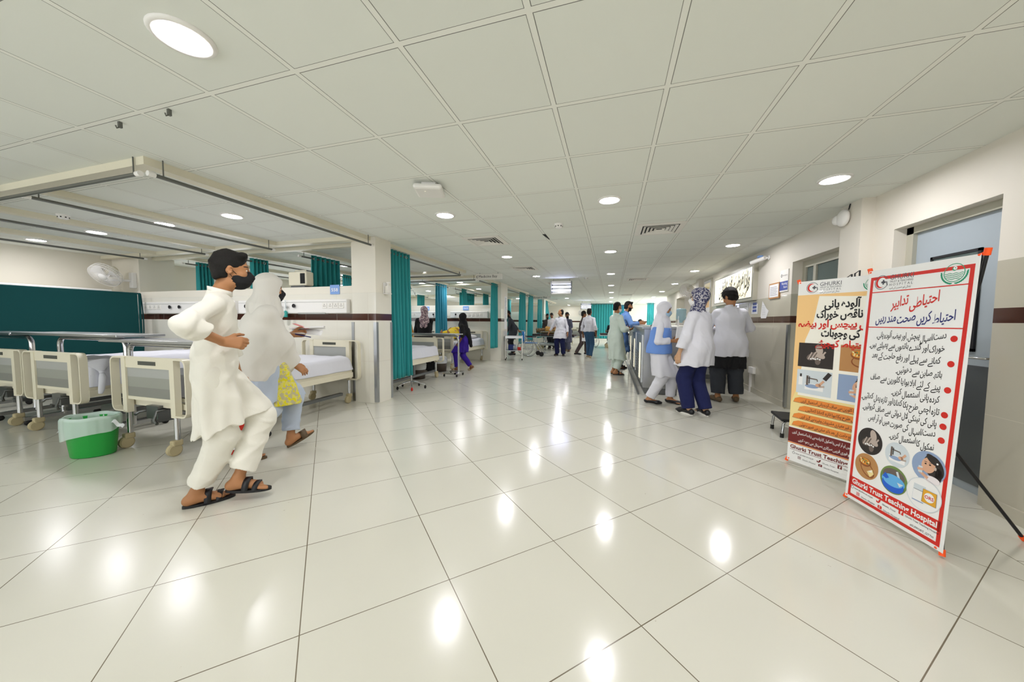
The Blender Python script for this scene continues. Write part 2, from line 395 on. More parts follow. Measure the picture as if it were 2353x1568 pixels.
class Fig:
    def __init__(g, loc, hd, h, res=.009, skin='skin', drop=0., lean=.03, side=0., twist=0., hy=0., hp=0., hr=0., foot=(None, None), hand=(None, None), el=(None, None), knee=(None, None),
                 hdir=(None, None), thumb=(None, None), curl=.35, shw=.158, fat=1., hips=1., beard=False, brow=True, pelvis=None, neckf=.1):
        g.loc = loc; g.hd = math.radians(hd); g.s = h/1.76; g.res = res; g.skin = skin; g.fat = fat; g.beard = beard; g.hips = hips; g.curl = curl if isinstance(curl, (tuple, list)) else (curl, curl)
        g.P = P = V3(0, 0, .95-drop) if pelvis is None else V3(*pelvis); S = nrm(V3(side, math.sin(lean), math.cos(lean))); g.S = S
        g.C = C = P+S*.29; S2 = nrm(V3(side*.6, math.sin(lean*1.25), math.cos(lean*1.25))); g.N = N = C+S2*.225
        tw = math.radians(twist); X = V3(math.cos(tw), math.sin(tw), 0); g.X = X
        g.fw = nrm(np.cross(S2, X)) if False else nrm(np.cross(S2, X))
        g.sh = [N-S2*.085-X*shw, N-S2*.085+X*shw]; g.hip = [P-V3(.085, 0, .03), P+V3(.085, 0, -.03)]
        hl = lean*.8+neckf; g.H = H = N+nrm(V3(side*.4, math.sin(hl), math.cos(hl)))*.172
        R = rotz(-math.radians(hy)) @ roty(math.radians(hr)) @ rotx(-math.radians(hp)); g.hx, g.hyv, g.hz = R[:, 0], R[:, 1], R[:, 2]; g.R = R
        g.el = []; g.wr = []; g.hd_d = []; g.th = []
        for i, sg in ((0, -1), (1, 1)):
            t = V3(*hand[i]) if hand[i] is not None else g.sh[i]+V3(sg*.06, .05, -.52)
            e, w = ik(g.sh[i], t, .29, .255, V3(*el[i]) if el[i] is not None else V3(sg*.35, -1, -.1))
            g.el.append(e); g.wr.append(w); g.hd_d.append(nrm(V3(*hdir[i])) if hdir[i] is not None else nrm(w-e)); g.th.append(V3(*thumb[i]) if thumb[i] is not None else V3(0, 1, .2))
        g.kn = []; g.an = []; g.ft = []
        for i, sg in ((0, -1), (1, 1)):
            fx, fy, fz, fyaw, fp = foot[i] if foot[i] is not None else (sg*.1, 0, 0, sg*8, 0)
            Rf = rotz(-math.radians(fyaw)) @ rotx(-math.radians(fp)); base = V3(fx, fy, fz+.013); ank = base+Rf @ V3(0, 0, .085)
            kk, aa = ik(g.hip[i], ank, .435, .42, V3(*knee[i]) if knee[i] is not None else V3(sg*.1, 1, 0)); g.kn.append(kk); g.an.append(aa); g.ft.append((base, Rf))
        g.body()
    def hp_(g, x, y, z): return g.H+g.hx*x+g.hyv*y+g.hz*z
    def emit(g, name, V, F, mats, mi=None, parent=None): return npmesh(name, V*g.s, F, mats, mi, parent)
    def body(g):
        f = Field(g.res/g.s); P, C, N, S, X = g.P, g.C, g.N, g.S, g.X; Yv = nrm(np.cross(S, X)); ft = g.fat; sq = (Yv, .78)
        f.cap(P-X*.06, P+X*.06, .105*ft, k=.05, sq=sq); f.cap(P, C, .12*ft, .125*ft, k=.05, sq=sq); f.cap(C-X*.055, C+X*.055, .104*(.4+.6*ft), k=.05, sq=sq)
        f.cap(g.sh[0], g.sh[1], .045, k=.03)
        f.cap(N-S*.03, g.hp_(0, -.02, -.07), .056, .05, k=.03)
        for i, sg in ((0, -1), (1, 1)):
            f.cap(g.sh[i], g.el[i], .04, .034, k=.03); f.cap(g.el[i], g.wr[i]-g.hd_d[i]*.0, .036, .026, k=.015)
            f.cap(g.hip[i], g.kn[i], .08, .052, k=.03); f.cap(g.kn[i], g.an[i], .05, .034, k=.02)
            f.ell((g.kn[i]*.65+g.an[i]*.35)-Yv*.01, (.048, .052, .1), k=.03)
            b, R = g.ft[i]; q = lambda x, y, z: b+R @ V3(x, y, z)
            f.cap(q(0, -.045, .034), q(0, .02, .05), .032, .032, k=.02); f.cap(g.an[i], q(0, -.03, .04), .036, .034, k=.02)
            f.cap(q(0, 0, .045), q(sg*.01, .12, .024), .036, .028, k=.02, sq=(R[:, 0], 1.15))
            for t in range(5): f.cap(q(-sg*(.03-.0155*t), .12, .02), q(-sg*(.032-.016*t), .185-.006*t*t*.8, .014), .0125, .0105-.0008*t, k=.008)
            # hand
            d = g.hd_d[i]; t = g.th[i]; t = nrm(t-d*(t @ d)); n = nrm(np.cross(d, t))*(-1 if i == 1 else 1); w = g.wr[i]; cu = g.curl[i]
            f.cap(w, w+d*.03, .025, .022, k=.015, sq=(n, .75))
            offs = (.031, .011, -.010, -.029); Ls = (.068, .078, .072, .056)
            for j in range(4):
                kp = w+d*(.092-.004*abs(j-1))+t*offs[j]; f.cap(w+d*.02+t*offs[j]*.6, kp, .0145, .0115, k=.014)
                p = kp; ang = 0
                for q_, (fr, da) in enumerate(((.46, .55), (.3, .75), (.24, .5))):
                    ang += da*cu*(1+.12*j); dd = nrm(d*math.cos(ang)+n*math.sin(ang)+t*(.12-.07*j)*(1-cu)*.8)
                    p2 = p+dd*Ls[j]*fr; f.cap(p, p2, .0098-.0009*q_, .0092-.001*q_, k=.005); p = p2
            p = w+d*.022+t*.022; dv = nrm(d*.62+t*.62+n*.3)
            for L, r0 in ((.042, .0145), (.032, .0115), (.026, .0098)):
                p2 = p+dv*L; f.cap(p, p2, r0, r0*.88, k=.008); p = p2; dv = nrm(dv+n*.25*cu*1.6+d*.35-t*.12)
        # head
        Rr = [g.hx, g.hyv, g.hz]; h = g.hp_
        f.ell(h(0, -.012, .035), (.075, .094, .092), Rr, k=.03); f.ell(h(0, .022, -.03), (.061, .07, .085), Rr, k=.03)
        f.cap(h(-.03, .02, -.085), h(.03, .02, -.085), .03, k=.03); f.ell(h(0, .06, -.1), (.028, .026, .02), Rr, k=.02)
        f.cap(h(-.03, .074, .024), h(.03, .074, .024), .013, k=.018)
        for sg in (-1, 1):
            f.ell(h(sg*.031, .098, .003), (.02, .02, .012), Rr, k=.014, op='s'); f.ell(h(sg*.031, .0735, .003), .0138, None, k=.003)
            f.ell(h(sg*.04, .062, -.03), (.024, .022, .022), Rr, k=.02)
            f.ell(h(sg*.078, -.008, -.008), (.009, .021, .03), [nrm(g.hx-sg*.35*g.hyv), g.hyv, g.hz], k=.008); f.ell(h(sg*.088, -.001, -.006), (.008, .011, .017), Rr, k=.004, op='s')
        f.cap(h(0, .083, .012), h(0, .106, -.03), .0095, .0145, k=.012); f.cap(h(-.013, .094, -.034), h(.013, .094, -.034), .0095, k=.01)
        f.cap(h(-.019, .079, -.066), h(.019, .079, -.066), .0095, k=.008); f.cap(h(-.021, .084, -.0605), h(.021, .084, -.0605), .003, k=.004, op='s')
        V, F = f.mesh(); fc = V[F].mean(1)-g.H; u, v, w = fc @ g.hx, fc @ g.hyv, fc @ g.hz
        mi = np.zeros(len(F), int); fr = v > .05
        au = np.abs(u)
        mi[fr & (((au-.031)/.013)**2+((w-.002)/.0058)**2 < 1) & (v < .095)] = 1
        mi[fr & (((au-.031)/.0062)**2+((w-.0025)/.0058)**2 < 1) & (v < .1)] = 2
        mi[fr & (np.abs(w-.026-.004*np.sin(au*60)) < .004) & (au > .013) & (au < .05)] = 2
        mi[fr & (((au)/.023)**2+((w+.064)/.0095)**2 < 1)] = 3
        if g.beard:
            mi[(v > -.005) & (w < -.03-.35*np.maximum(0, .045-v)*0) & (w < -.035+.9*np.maximum(0, au-.045)) & (w > -.16) & (mi == 0) & ~(fr & (au < .028) & (w > -.045)) & (v > .0)] = 2
        o = g.emit('person', V, F, [_M[g.skin], _M['eye_white'], _M['hair_black'], _M['lip']], mi)
        o.location = (g.loc[0], g.loc[1], 0); o.rotation_euler = (0, 0, -g.hd); g.o = o
    def finish(g, label, group=None): return tag(g.o, label, 'person', group)
    def part(g, name, f, m, label=None):
        V, F = f.mesh(); o = g.emit(name, V, F, [_M[m]], None, g.o)
        if label: o['label'] = label
        return o
    # ---- hair and head things
    def hair(g, m='hair_black', vol=1., low=-.03, quiff=0., bald=0.):
        f = Field(min(g.res, .008)/g.s); h = g.hp_; Rr = [g.hx, g.hyv, g.hz]
        f.ell(h(0, -.018, .04), (.0795*vol, .099*vol, .097*vol), Rr, k=.0); f.ell(h(0, -.05, 0), (.072, .06, .08), Rr, k=.03); f.cap(h(-.03, -.055, -.05), h(.03, -.055, -.05), .042, k=.03)
        if quiff: f.cap(h(-.045, .055, .098), h(.045, .06, .1), .024*quiff, k=.03)
        f.ell(h(0, .115, -.045), (.079, .085, .115), Rr, k=.012, op='s')
        for sg in (-1, 1): f.ell(h(sg*.088, .006, -.02), (.025, .024, .036), Rr, k=.008, op='s')
        f.cut(h(0, 0, low), -(g.hz+.5*g.hyv*0)+g.hyv*.35)
        if bald: f.ell(h(0, .07, .13), (.075, .1*bald, .07), Rr, k=.02, op='s')
        f.warp(wrinkle(.007, 1, 1, 1, 3, 55)); f.warp(wrinkle(.004, 1, 1, 1, 9, 110)); g.part('hair', f, m)
    def mask(g, m, loops=True):
        f = Field(min(g.res, .006)/g.s); h = g.hp_; Rr = [g.hx, g.hyv, g.hz]
        f.ell(h(0, .036, -.064), (.069, .08, .066), Rr, k=0); f.cap(h(0, .088, -.002), h(0, .11, -.035), .012, .02, k=.03)
        f.cut(h(0, .012, 0), -g.hyv+.12*g.hz); f.warp(lambda x, y, z: .0012*np.sin(320*((x-g.H[0])*g.hz[0]+(y-g.H[1])*g.hz[1]+(z-g.H[2])*g.hz[2])))
        o = g.part('face_mask', f, m)
        if loops:
            for sg in (-1, 1):
                mb = MB(); mb.tube([tuple(h(sg*.064, .03, -.03)*g.s), tuple(h(sg*.079, .0, .0)*g.s), tuple(h(sg*.082, -.018, .0)*g.s)], .0016, 6)
                mb.tube([tuple(h(sg*.064, .03, -.085)*g.s), tuple(h(sg*.08, -.0, -.04)*g.s), tuple(h(sg*.082, -.018, -.02)*g.s)], .0016, 6)
                mb.build('ear_loop', _M[m], o)
    def glasses(g, m='black_plastic'):
        mb = MB(); h = lambda *a: tuple(g.hp_(*a)*g.s)
        for sg in (-1, 1):
            mb.tube([h(sg*.033+.023*math.cos(a), .1, .003+.018*math.sin(a)) for a in np.linspace(0, 2*PI, 20)[:-1]], .0018, 6, closed=True)
            mb.tube([h(sg*.056, .098, .008), h(sg*.08, .03, .006), h(sg*.083, -.02, .004)], .0016, 6)
        mb.tube([h(-.01, .1, .008), h(.01, .1, .008)], .0016, 6); mb.build('glasses', _M[m], g.o)
    def hijab(g, m, drape=.15, neck=.105, front=.0, long=0., vol=1., seed=1, extra=None, name='headscarf', amp=.006, face=1.):
        f = Field(min(g.res, .008)/g.s); h = g.hp_; Rr = [g.hx, g.hyv, g.hz]
        f.ell(h(0, -.015, .035), (.092*vol, .115*vol, .112*vol), Rr, k=.0); f.cap(h(0, -.01, -.06), g.N+V3(0, .01, -.02), .082, neck, k=.05, sq=(g.fw, .9))
        f.cap(h(0, .03, -.12), g.N+g.fw*.05-V3(0, 0, .04+front), .06, .1, k=.05)
        f.cap(g.sh[0]*.75+g.sh[1]*.25, g.sh[0]*.25+g.sh[1]*.75, drape*.75, k=.06, sq=(g.fw, .95))
        if long: f.cap(g.N-g.fw*.08, g.N-g.fw*.12-V3(0, 0, long), .1, .12, k=.06, sq=(g.fw, .5))
        if extra: extra(f)
        f.ell(h(0, .125, -.012), (.06*face, .1, .085*face), Rr, k=.012, op='s')
        f.warp(wrinkle(amp, 1, 1, .55, seed, 30)); f.warp(pleats(g.N, g.N[2]+.15, g.N[2]-.25, amp, 9, seed)); return g.part(name, f, m)
    # ---- clothes
    def top(g, m, hem=.55, e=.022, sleeve=1., flare=1., collar=True, name='tunic', amp=.008, cuff=.05, seed=0, roll=False, tilt=(0, 0), arms=True, placket=None, waist=1.06, slit=False, puff=1., wr=1., topcut=None):
        f = Field(g.res/g.s); P, C, N, S, X = g.P, g.C, g.N, g.S, g.X; sq = (g.fw, .8); ft = g.fat
        f.cap(P, C, (.14*ft+e)*waist, .132*ft+e, k=.05, sq=sq); f.cap(C-X*.06, C+X*.06, .1*(.5+.5*ft)+e, k=.04, sq=sq); f.cap(C+S*.08-X*.05, C+S*.08+X*.05, .09*(.5+.5*ft)+e, k=.04, sq=sq)
        f.cap(N-S*.045, g.sh[0], .058, .046+e*.6, k=.03); f.cap(N-S*.045, g.sh[1], .058, .046+e*.6, k=.03); f.cap(N-S*.06, N-S*.005, .085, .064, k=.04)
        if arms:
            for i in (0, 1):
                f.cap(g.sh[i], g.el[i], (.044+e*.7)*puff, (.039+e*.65)*puff, k=.015, flat=sleeve < .5)
                if sleeve > .5:
                    t = (sleeve-.5)*2; f.cap(g.el[i], g.el[i]+(g.wr[i]-g.el[i])*t, (.039+e*.7)*puff, cuff if sleeve > .9 else (.038+e), k=.02, flat=True)
                    if roll: f.cap(g.el[i]+(g.wr[i]-g.el[i])*(t-.14), g.el[i]+(g.wr[i]-g.el[i])*(t+.02), .046+e*.6, .046+e*.55, k=.012, flat=True)
        lp = []
        for i in (0, 1):
            hz = max(hem-.03, g.an[i][2]+.02); a, k_, n_ = g.hip[i], g.kn[i], g.an[i]
            p = a+(k_-a)*np.clip((a[2]-hz)/max(a[2]-k_[2], .05), 0, 1) if hz > k_[2]-.02 or k_[2] > a[2]-.1 else k_+(n_-k_)*np.clip((k_[2]-hz)/max(k_[2]-n_[2], .05), 0, 1)
            lp.append(p); r1 = (.115+e)*flare*.5*(1+ft)
            f.cap(P+(g.hip[i]-P)*.8, p, (.108*ft+e)*g.hips, r1*(1.12 if slit else 1), k=.012 if slit else .05)
        mid = (lp[0]+lp[1])/2; mid[2] = hem-.03
        if not slit: f.cap(P, mid, (.13*ft+e)*g.hips, (.15+e)*flare, k=.08, sq=(g.fw, .8))
        else: f.cap(P+V3(0, 0, .06), P-V3(0, 0, .05), (.13*ft+e)*g.hips, k=.03, sq=(g.fw, .85))
        f.cut((0, 0, hem), (tilt[0], tilt[1], -1))
        if topcut: f.cut((0, 0, topcut), (0, 0, 1))
        f.warp(pleats(P, P[2]+.2, hem, amp, 6, seed)); f.warp(wrinkle(.012*wr, 1, 1, 1.3, seed+5, 15)); f.warp(wrinkle(.008*wr, 1.2, 1.2, .8, seed+9, 30))
        o = g.part(name, f, m)
        if collar:
            mb = MB(); c = N+S*.004; pts = []
            for k in range(25):
                a = 2*PI*k/25; pts.append(tuple((c+X*.067*math.cos(a)+g.fw*(.066*math.sin(a)+.004)+V3(0, 0, -.012*math.sin(a)))*g.s))
            vs = []; n = len(pts)
            for p in pts: vs += [tuple(Vector(p)-Vector((0, 0, .012))), tuple(Vector(p)+Vector((0, 0, .02))), tuple((Vector(p)-Vector(tuple(c*g.s)))*.9+Vector(tuple(c*g.s))+Vector((0, 0, .02))), tuple((Vector(p)-Vector(tuple(c*g.s)))*.9+Vector(tuple(c*g.s))-Vector((0, 0, .012)))]
            mb.add(vs, [(4*i+j, 4*((i+1) % n)+j, 4*((i+1) % n)+(j+1) % 4, 4*i+(j+1) % 4) for i in range(n) for j in range(4)], 0, True)
            mb.build('collar', _M[m], o)
        return o
    def legs(g, m, r=(.1, .08, .06), end=.09, name='trousers', amp=.006, k=.04, seed=2, pel=.125, hemz=None):
        f = Field(g.res/g.s); f.cap(g.P-V3(.05, 0, 0), g.P+V3(.05, 0, 0), pel*g.hips*g.fat, k=k, sq=((0, 1, 0), .85))
        for i in (0, 1):
            d = g.an[i]-g.kn[i]; L = np.linalg.norm(d); b = g.kn[i]+d*(1-(end-.085)/L if end else 1)
            f.cap(g.hip[i], g.kn[i], r[0], r[1], k=k); f.cap(g.kn[i], b, r[1], r[2], k=k*.6, flat=True)
        f.warp(wrinkle(amp*1.3, .7, .7, 1.5, seed, 19)); f.warp(wrinkle(amp*.6, 1, 1, 1, seed+3, 36)); return g.part(name, f, m)
    def shoes(g, m, kind='shoe', sole=None, name='shoe'):
        for i, sg in ((0, -1), (1, 1)):
            b, R = g.ft[i]; q = lambda x, y, z: b+R @ V3(x, y, z)
            if kind in ('shoe', 'flat'):
                f = Field(min(g.res, .008)/g.s); hgt = .05 if kind == 'shoe' else .03
                f.cap(q(0, -.05, .034), q(0, .02, .048), .042, .043, k=.02, sq=(R[:, 0], .92)); f.cap(q(0, .01, .045), q(sg*.008, .13, .026), .044, .037, k=.02, sq=(R[:, 0], 1.1)); f.cap(q(sg*.008, .12, .024), q(0, .185, .018), .037, .022, k=.02, sq=(R[:, 0], 1.3))
                f.cut(q(0, 0, -.012), -R[:, 2])
                f.cut(q(0, 0, .075 if kind == 'shoe' else .052), R[:, 2])
                if kind == 'flat': f.ell(q(0, .04, .075), (.031, .09, .045), [R[:, 0], R[:, 1], R[:, 2]], k=.004, op='s')
                o = g.part(name, f, m)
                if sole:
                    mb = MB(); pl = [(.036*math.sin(a)*(1.05+.15*math.cos(a)), .062+.135*math.cos(a)) for a in np.linspace(0, 2*PI, 28)[:-1]]
                    mb.prism(pl, -.013, .018); mb.v = [tuple(q(*v)*g.s) for v in mb.v]; mb.build('sole', _M[sole], o)
            else:
                mb = MB(); pl = [(.041*math.sin(a)*(1.0+.18*math.cos(a)), .065+.14*math.cos(a)) for a in np.linspace(0, 2*PI, 36)[:-1]]
                mb.prism(pl, -.012, .006); mb.v = [tuple(q(*v)*g.s) for v in mb.v]; o = mb.build(name, _M[m], g.o)
                st = MB()
                for (y0, y1, zz) in (((.05, .088, .084), (.112, .145, .056)) if kind == 'sandal' else ((.08, .14, .068),)):
                    n = 12; vs = []
                    for k in range(n+1):
                        a = PI*k/n; 
                        for yy in (y0, y1): vs += [tuple(q(.046*math.cos(a), yy-.015*abs(math.cos(a)), .004+zz*math.sin(a))*g.s), tuple(q(.041*math.cos(a), yy-.015*abs(math.cos(a)), .002+(zz-.005)*math.sin(a))*g.s)]
                    fs = []
                    for k in range(n): fs += [(4*k, 4*k+2, 4*k+6, 4*k+4), (4*k+1, 4*k+5, 4*k+7, 4*k+3), (4*k, 4*k+4, 4*k+5, 4*k+1), (4*k+2, 4*k+3, 4*k+7, 4*k+6)]
                    st.add(vs, fs, 0, True)
                st.build('strap', _M[m], o)
    def raw(g, name, m, caps, cuts=(), amp=.006, seed=0, f0=22., stretch=(1, 1, 1), pl=None):
        f = Field(g.res/g.s)
        for c in caps:
            if isinstance(c[0], str) and c[0] == 'e': f.ell(c[1], c[2], None, k=.03)
            elif isinstance(c[0], str): f.ell(c[1], c[2], [g.hx, g.hyv, g.hz] if len(c) > 3 else None, k=.012, op='s')
            else: f.cap(*c[:4], k=c[4] if len(c) > 4 else .05, sq=c[5] if len(c) > 5 else None, flat=c[6] if len(c) > 6 else False)
        for p, n in cuts: f.cut(p, n)
        if pl: f.warp(pleats(*pl))
        if amp: f.warp(wrinkle(amp, *stretch, seed, f0))
        return g.part(name, f, m)
    def L(g, x, y, z):      # world point -> this figure's own unit space
        dx, dy = x-g.loc[0], y-g.loc[1]; c, s = math.cos(g.hd), math.sin(g.hd)
        return ((dx*c-dy*s)/g.s, (dx*s+dy*c)/g.s, z/g.s)
    def Wd(g, p):           # own unit space -> world
        x, y, z = np.asarray(p)*g.s; c, s = math.cos(g.hd), math.sin(g.hd)
        return Vector((x*c+y*s+g.loc[0], -x*s+y*c+g.loc[1], z))
def toL(loc, hd, h, x, y, z):
    s = h/1.76; a = math.radians(hd); dx, dy = x-loc[0], y-loc[1]; c, sn = math.cos(a), math.sin(a)
    return ((dx*c-dy*sn)/s, (dx*sn+dy*c)/s, z/s)
# ---------------------------------------------------------------- palette
mat('paint', '#e3dccb', .55, noise=.02, nscale=3); mat('paint_white', '#e9e6df', .5); mat('white_plastic', '#eceae6', .35); mat('cream_metal', '#e2dcc6', .38)
mat('chrome', '#c9cacb', .18, 1.); mat('steel', '#b4b6b8', .28, 1.); mat('steel_dark', '#77797a', .35, 1.); mat('rail_grey', '#6d6e69', .4, .6)
mat('black_plastic', '#17171a', .4); mat('rubber', '#1c1b1a', .7); mat('tyre_beige', '#b7aa86', .6); mat('skin', '#a9764e', .55); mat('skin_light', '#c39a78', .55); mat('skin_dark', '#7d5236', .55)
mat('eye_white', '#dcd8d0', .3); mat('hair_black', '#15120f', .6, spec=.3, bump=.6, bscale=260); mat('lip', '#8c5548', .5)
mat('cloth_white', '#e5e2d7', .92, sheen=.1, bump=.12, bscale=260); mat('cloth_coat', '#d9d9e1', .9, bump=.1, bscale=240); mat('cloth_grey', '#d9d6cf', .92, bump=.12, bscale=240); mat('cloth_paleblue', '#b4bfd0', .92)
mat('cloth_blue', '#6d93d0', .9); mat('cloth_vest', '#6c93d8', .9); mat('cloth_mint', '#cfdcd2', .92); mat('cloth_navy', '#151c4a', .9); mat('cloth_black', '#121215', .9); mat('cloth_dark', '#2d3036', .9)
mat('cloth_slate', '#5d5f74', .9); mat('cloth_brown', '#453b3a', .9); mat('cloth_purple', '#35198f', .9); mat('cloth_jeans', '#2f506f', .9, noise=.25, nscale=6); mat('cloth_ochre', '#b3894a', .9); mat('cloth_pinkwhite', '#e6dfe2', .9)
mat('cloth_yellow', '#dcbf2a', .9); mat('sheet', '#dcdde6', .9, bump=.3, bscale=14); mat('pillow', '#d9d6d8', .9); mat('mask_black', '#141416', .85); mat('mask_blue', '#a3c1d9', .8); mat('mask_white', '#e9e8e8', .8)
mat('teal_dark', '#04484a', .9); mat('panel_a', '#a8aaa6', .45); mat('panel_b', '#96988f', .45); mat('panel_c', '#85867f', .45); mat('label_dark', '#4a4c44', .5)
mat('red', '#d2271c', .45); mat('orange', '#ff5a1c', .4); mat('ink_black', '#1c1c1e', .5); mat('ink_navy', '#1d2470', .5); mat('ink_grey', '#5a5b62', .5); mat('green_emblem', '#1f9a72', .5)
mat('paper', '#eeeeee', .6); mat('paper_warm', '#f4f1e6', .5); mat('glass_dark', '#5c6a68', .08, spec=.8); mat('blue_sign', '#3b4f9e', .4); mat('blue_label', '#7fa3dc', .4)
mat('vinyl', '#efefee', .3, coat=.3); mat('plastic_green', '#27a243', .35); mat('bag_film', '#d9ece4', .25, alpha=.62); mat('bag_red', '#c22414', .35); mat('bag_white', '#eceff2', .4, alpha=.85)
mat('blue_seat', '#1b76c0', .5); mat('flow_green', '#7fae6a', .2, alpha=.8); mat('flow_teal', '#2c9a94', .3); mat('clear_plastic', '#dfe8ea', .12, alpha=.45); mat('water_blue', '#a6cbd8', .1, alpha=.7); mat('navy_box', '#2c3a74', .5)
mat('door_blue', '#a7b1b8', .35); mat('kick_plate', '#6e7274', .3, .7); mat('jamb', '#b9b6a6', .4, .2); mat('jamb_worn', '#a08f70', .55, noise=.35, nscale=12); mat('shade_brown', '#5b4a34', .5)
mat('skin_photo_grey', '#6b5f58', .6); mat('skin_photo_light', '#b9aaa0', .6); mat('photo_dark', '#2e2826', .6); mat('photo_blue', '#8fa3c4', .6); mat('photo_wood', '#b88652', .6); mat('photo_food', '#d98d2f', .6); mat('photo_bowl', '#8d4f26', .6)
mat('photo_pale', '#cfd8de', .6); mat('photo_tub', '#1f5fd0', .5); mat('photo_water', '#63b0e8', .5); mat('photo_face', '#d9a98b', .6); mat('photo_green', '#6f8a4a', .6); mat('ors_yellow', '#e6a92c', .5); mat('orange_print', '#e88b3c', .4); mat('peach_print', '#f3c98a', .4); mat('yellow_print', '#f0dc9a', .4); mat('maroon_print', '#702020', .4)
mat('floor_mop', '#b9b3a4', .8); mat('maroon', '#4a2419', .35); mat('brown_bin', '#4b4038', .4)
mat('lamp', '#ffffff', .4, emit=LAMP, ecol='#fdfbff'); mat('tube_lamp', '#ffffff', .4, emit=14., ecol='#c9cfff'); mat('lit_sign', '#fbf5dd', .4, emit=.55, ecol='#fff3d2'); mat('led_green', '#60ff90', .4, emit=2.)
mat('void', '#191a1a', .8); mat('vent_dark', '#26282a', .7)
def fabric_print(name, a, b, c, sc):
    n = NX(name); t = n.nt.nodes.new('ShaderNodeTexCoord').outputs['Object']
    v1 = n.noise(sc, 2, t); v2 = n.noise(sc*1.7, 2, t)
    n.out(n.mix(n.lt(.56, v2), n.mix(n.lt(v1, .5), a, b), c), .9)
fabric_print('scarf_print', '#b9b7bd', '#4a4a6a', '#20264f', 46); fabric_print('scarf_pink', '#d9c3c4', '#8d6f7c', '#5b5a62', 30); fabric_print('floral_yellow', '#b8b18c', '#d8cf6a', '#d9cf10', 26); fabric_print('blanket', '#8a7a5c', '#5d4a36', '#a8742f', 14)
def curtain_mat(name, c1, c2):
    n = NX(name); n.out(n.mix(n.noise(2.2, 3), c1, c2), .82); n.b.inputs['Sheen Weight'].default_value = .15
    n.b.inputs['Transmission Weight'].default_value = 0
curtain_mat('curtain_teal', '#1d8c91', '#2b9a9a'); curtain_mat('curtain_blue', '#1f7f96', '#2b8ea8')
# floor: polished 60 cm tiles laid at 45 degrees
n = NX('floor_tile'); th = math.radians(45.12); ca, sa = math.cos(th), math.sin(th)
u = n.f('ADD', n.f('MULTIPLY', n.x, ca), n.f('MULTIPLY', n.y, sa)); v = n.f('SUBTRACT', n.f('MULTIPLY', n.y, ca), n.f('MULTIPLY', n.x, sa))
brd = n.lt(2.03, n.x)
e = n.f('MINIMUM', n.edge(u, .6, .4809), n.edge(v, .6, 1.4796))
eb = n.f('MINIMUM', n.edge(n.y, .6, .55), n.f('ABSOLUTE', n.f('SUBTRACT', n.x, 2.03)))
e = n.f('ADD', n.f('MULTIPLY', e, n.f('SUBTRACT', 1., brd)), n.f('MULTIPLY', eb, brd))
e = n.f('MINIMUM', e, n.f('ABSOLUTE', n.f('SUBTRACT', n.x, 2.03)))
wv = n.f('ADD', .0012, n.f('MULTIPLY', n.noise(1.3, 2), .0018))
g = n.lt(e, wv); wn = n.white(n.cell(u, .6, .4809), n.cell(v, .6, 1.4796))
base = n.mix(n.f('ADD', n.f('MULTIPLY', wn, .5), n.f('MULTIPLY', n.noise(1.8, 6), .5)), '#cac8ba', '#d4d2c6')
spot = n.f('MULTIPLY', n.lt(.735, n.noise(34., 3)), n.lt(.56, n.noise(1.1, 2)))
col = n.mix(n.f('MULTIPLY', spot, .35), base, '#8a7c66')
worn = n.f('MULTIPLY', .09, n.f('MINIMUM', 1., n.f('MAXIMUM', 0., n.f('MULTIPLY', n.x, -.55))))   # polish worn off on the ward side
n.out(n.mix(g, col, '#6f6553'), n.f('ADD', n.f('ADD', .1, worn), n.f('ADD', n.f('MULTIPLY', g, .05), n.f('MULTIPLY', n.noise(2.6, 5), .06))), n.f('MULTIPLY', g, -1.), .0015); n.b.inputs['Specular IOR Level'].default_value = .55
# ceiling: lay-in panels between flat bars, the shadow in the thin gap along each bar painted as a dark line
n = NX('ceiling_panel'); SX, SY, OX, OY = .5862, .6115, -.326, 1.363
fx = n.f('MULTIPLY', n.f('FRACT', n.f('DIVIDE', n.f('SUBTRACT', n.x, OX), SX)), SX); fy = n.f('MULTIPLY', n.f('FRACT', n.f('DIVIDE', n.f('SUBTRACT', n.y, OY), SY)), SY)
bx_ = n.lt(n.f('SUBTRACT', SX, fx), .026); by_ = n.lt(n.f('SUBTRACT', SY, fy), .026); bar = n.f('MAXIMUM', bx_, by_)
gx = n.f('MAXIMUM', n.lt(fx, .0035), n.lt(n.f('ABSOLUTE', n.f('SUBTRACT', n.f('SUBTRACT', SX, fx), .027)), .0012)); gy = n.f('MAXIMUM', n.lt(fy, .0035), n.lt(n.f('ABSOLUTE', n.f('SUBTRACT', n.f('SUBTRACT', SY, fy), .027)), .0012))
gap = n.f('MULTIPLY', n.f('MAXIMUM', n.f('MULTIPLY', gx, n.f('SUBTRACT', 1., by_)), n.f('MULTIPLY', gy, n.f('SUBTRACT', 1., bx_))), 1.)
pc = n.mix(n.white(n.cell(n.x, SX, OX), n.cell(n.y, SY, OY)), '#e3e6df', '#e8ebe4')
n.out(n.mix(n.f('MULTIPLY', gap, .8), n.mix(bar, pc, '#ecede6'), '#3c3a30'), .75, n.f('SUBTRACT', bar, n.f('MULTIPLY', gap, 3.)), .003)
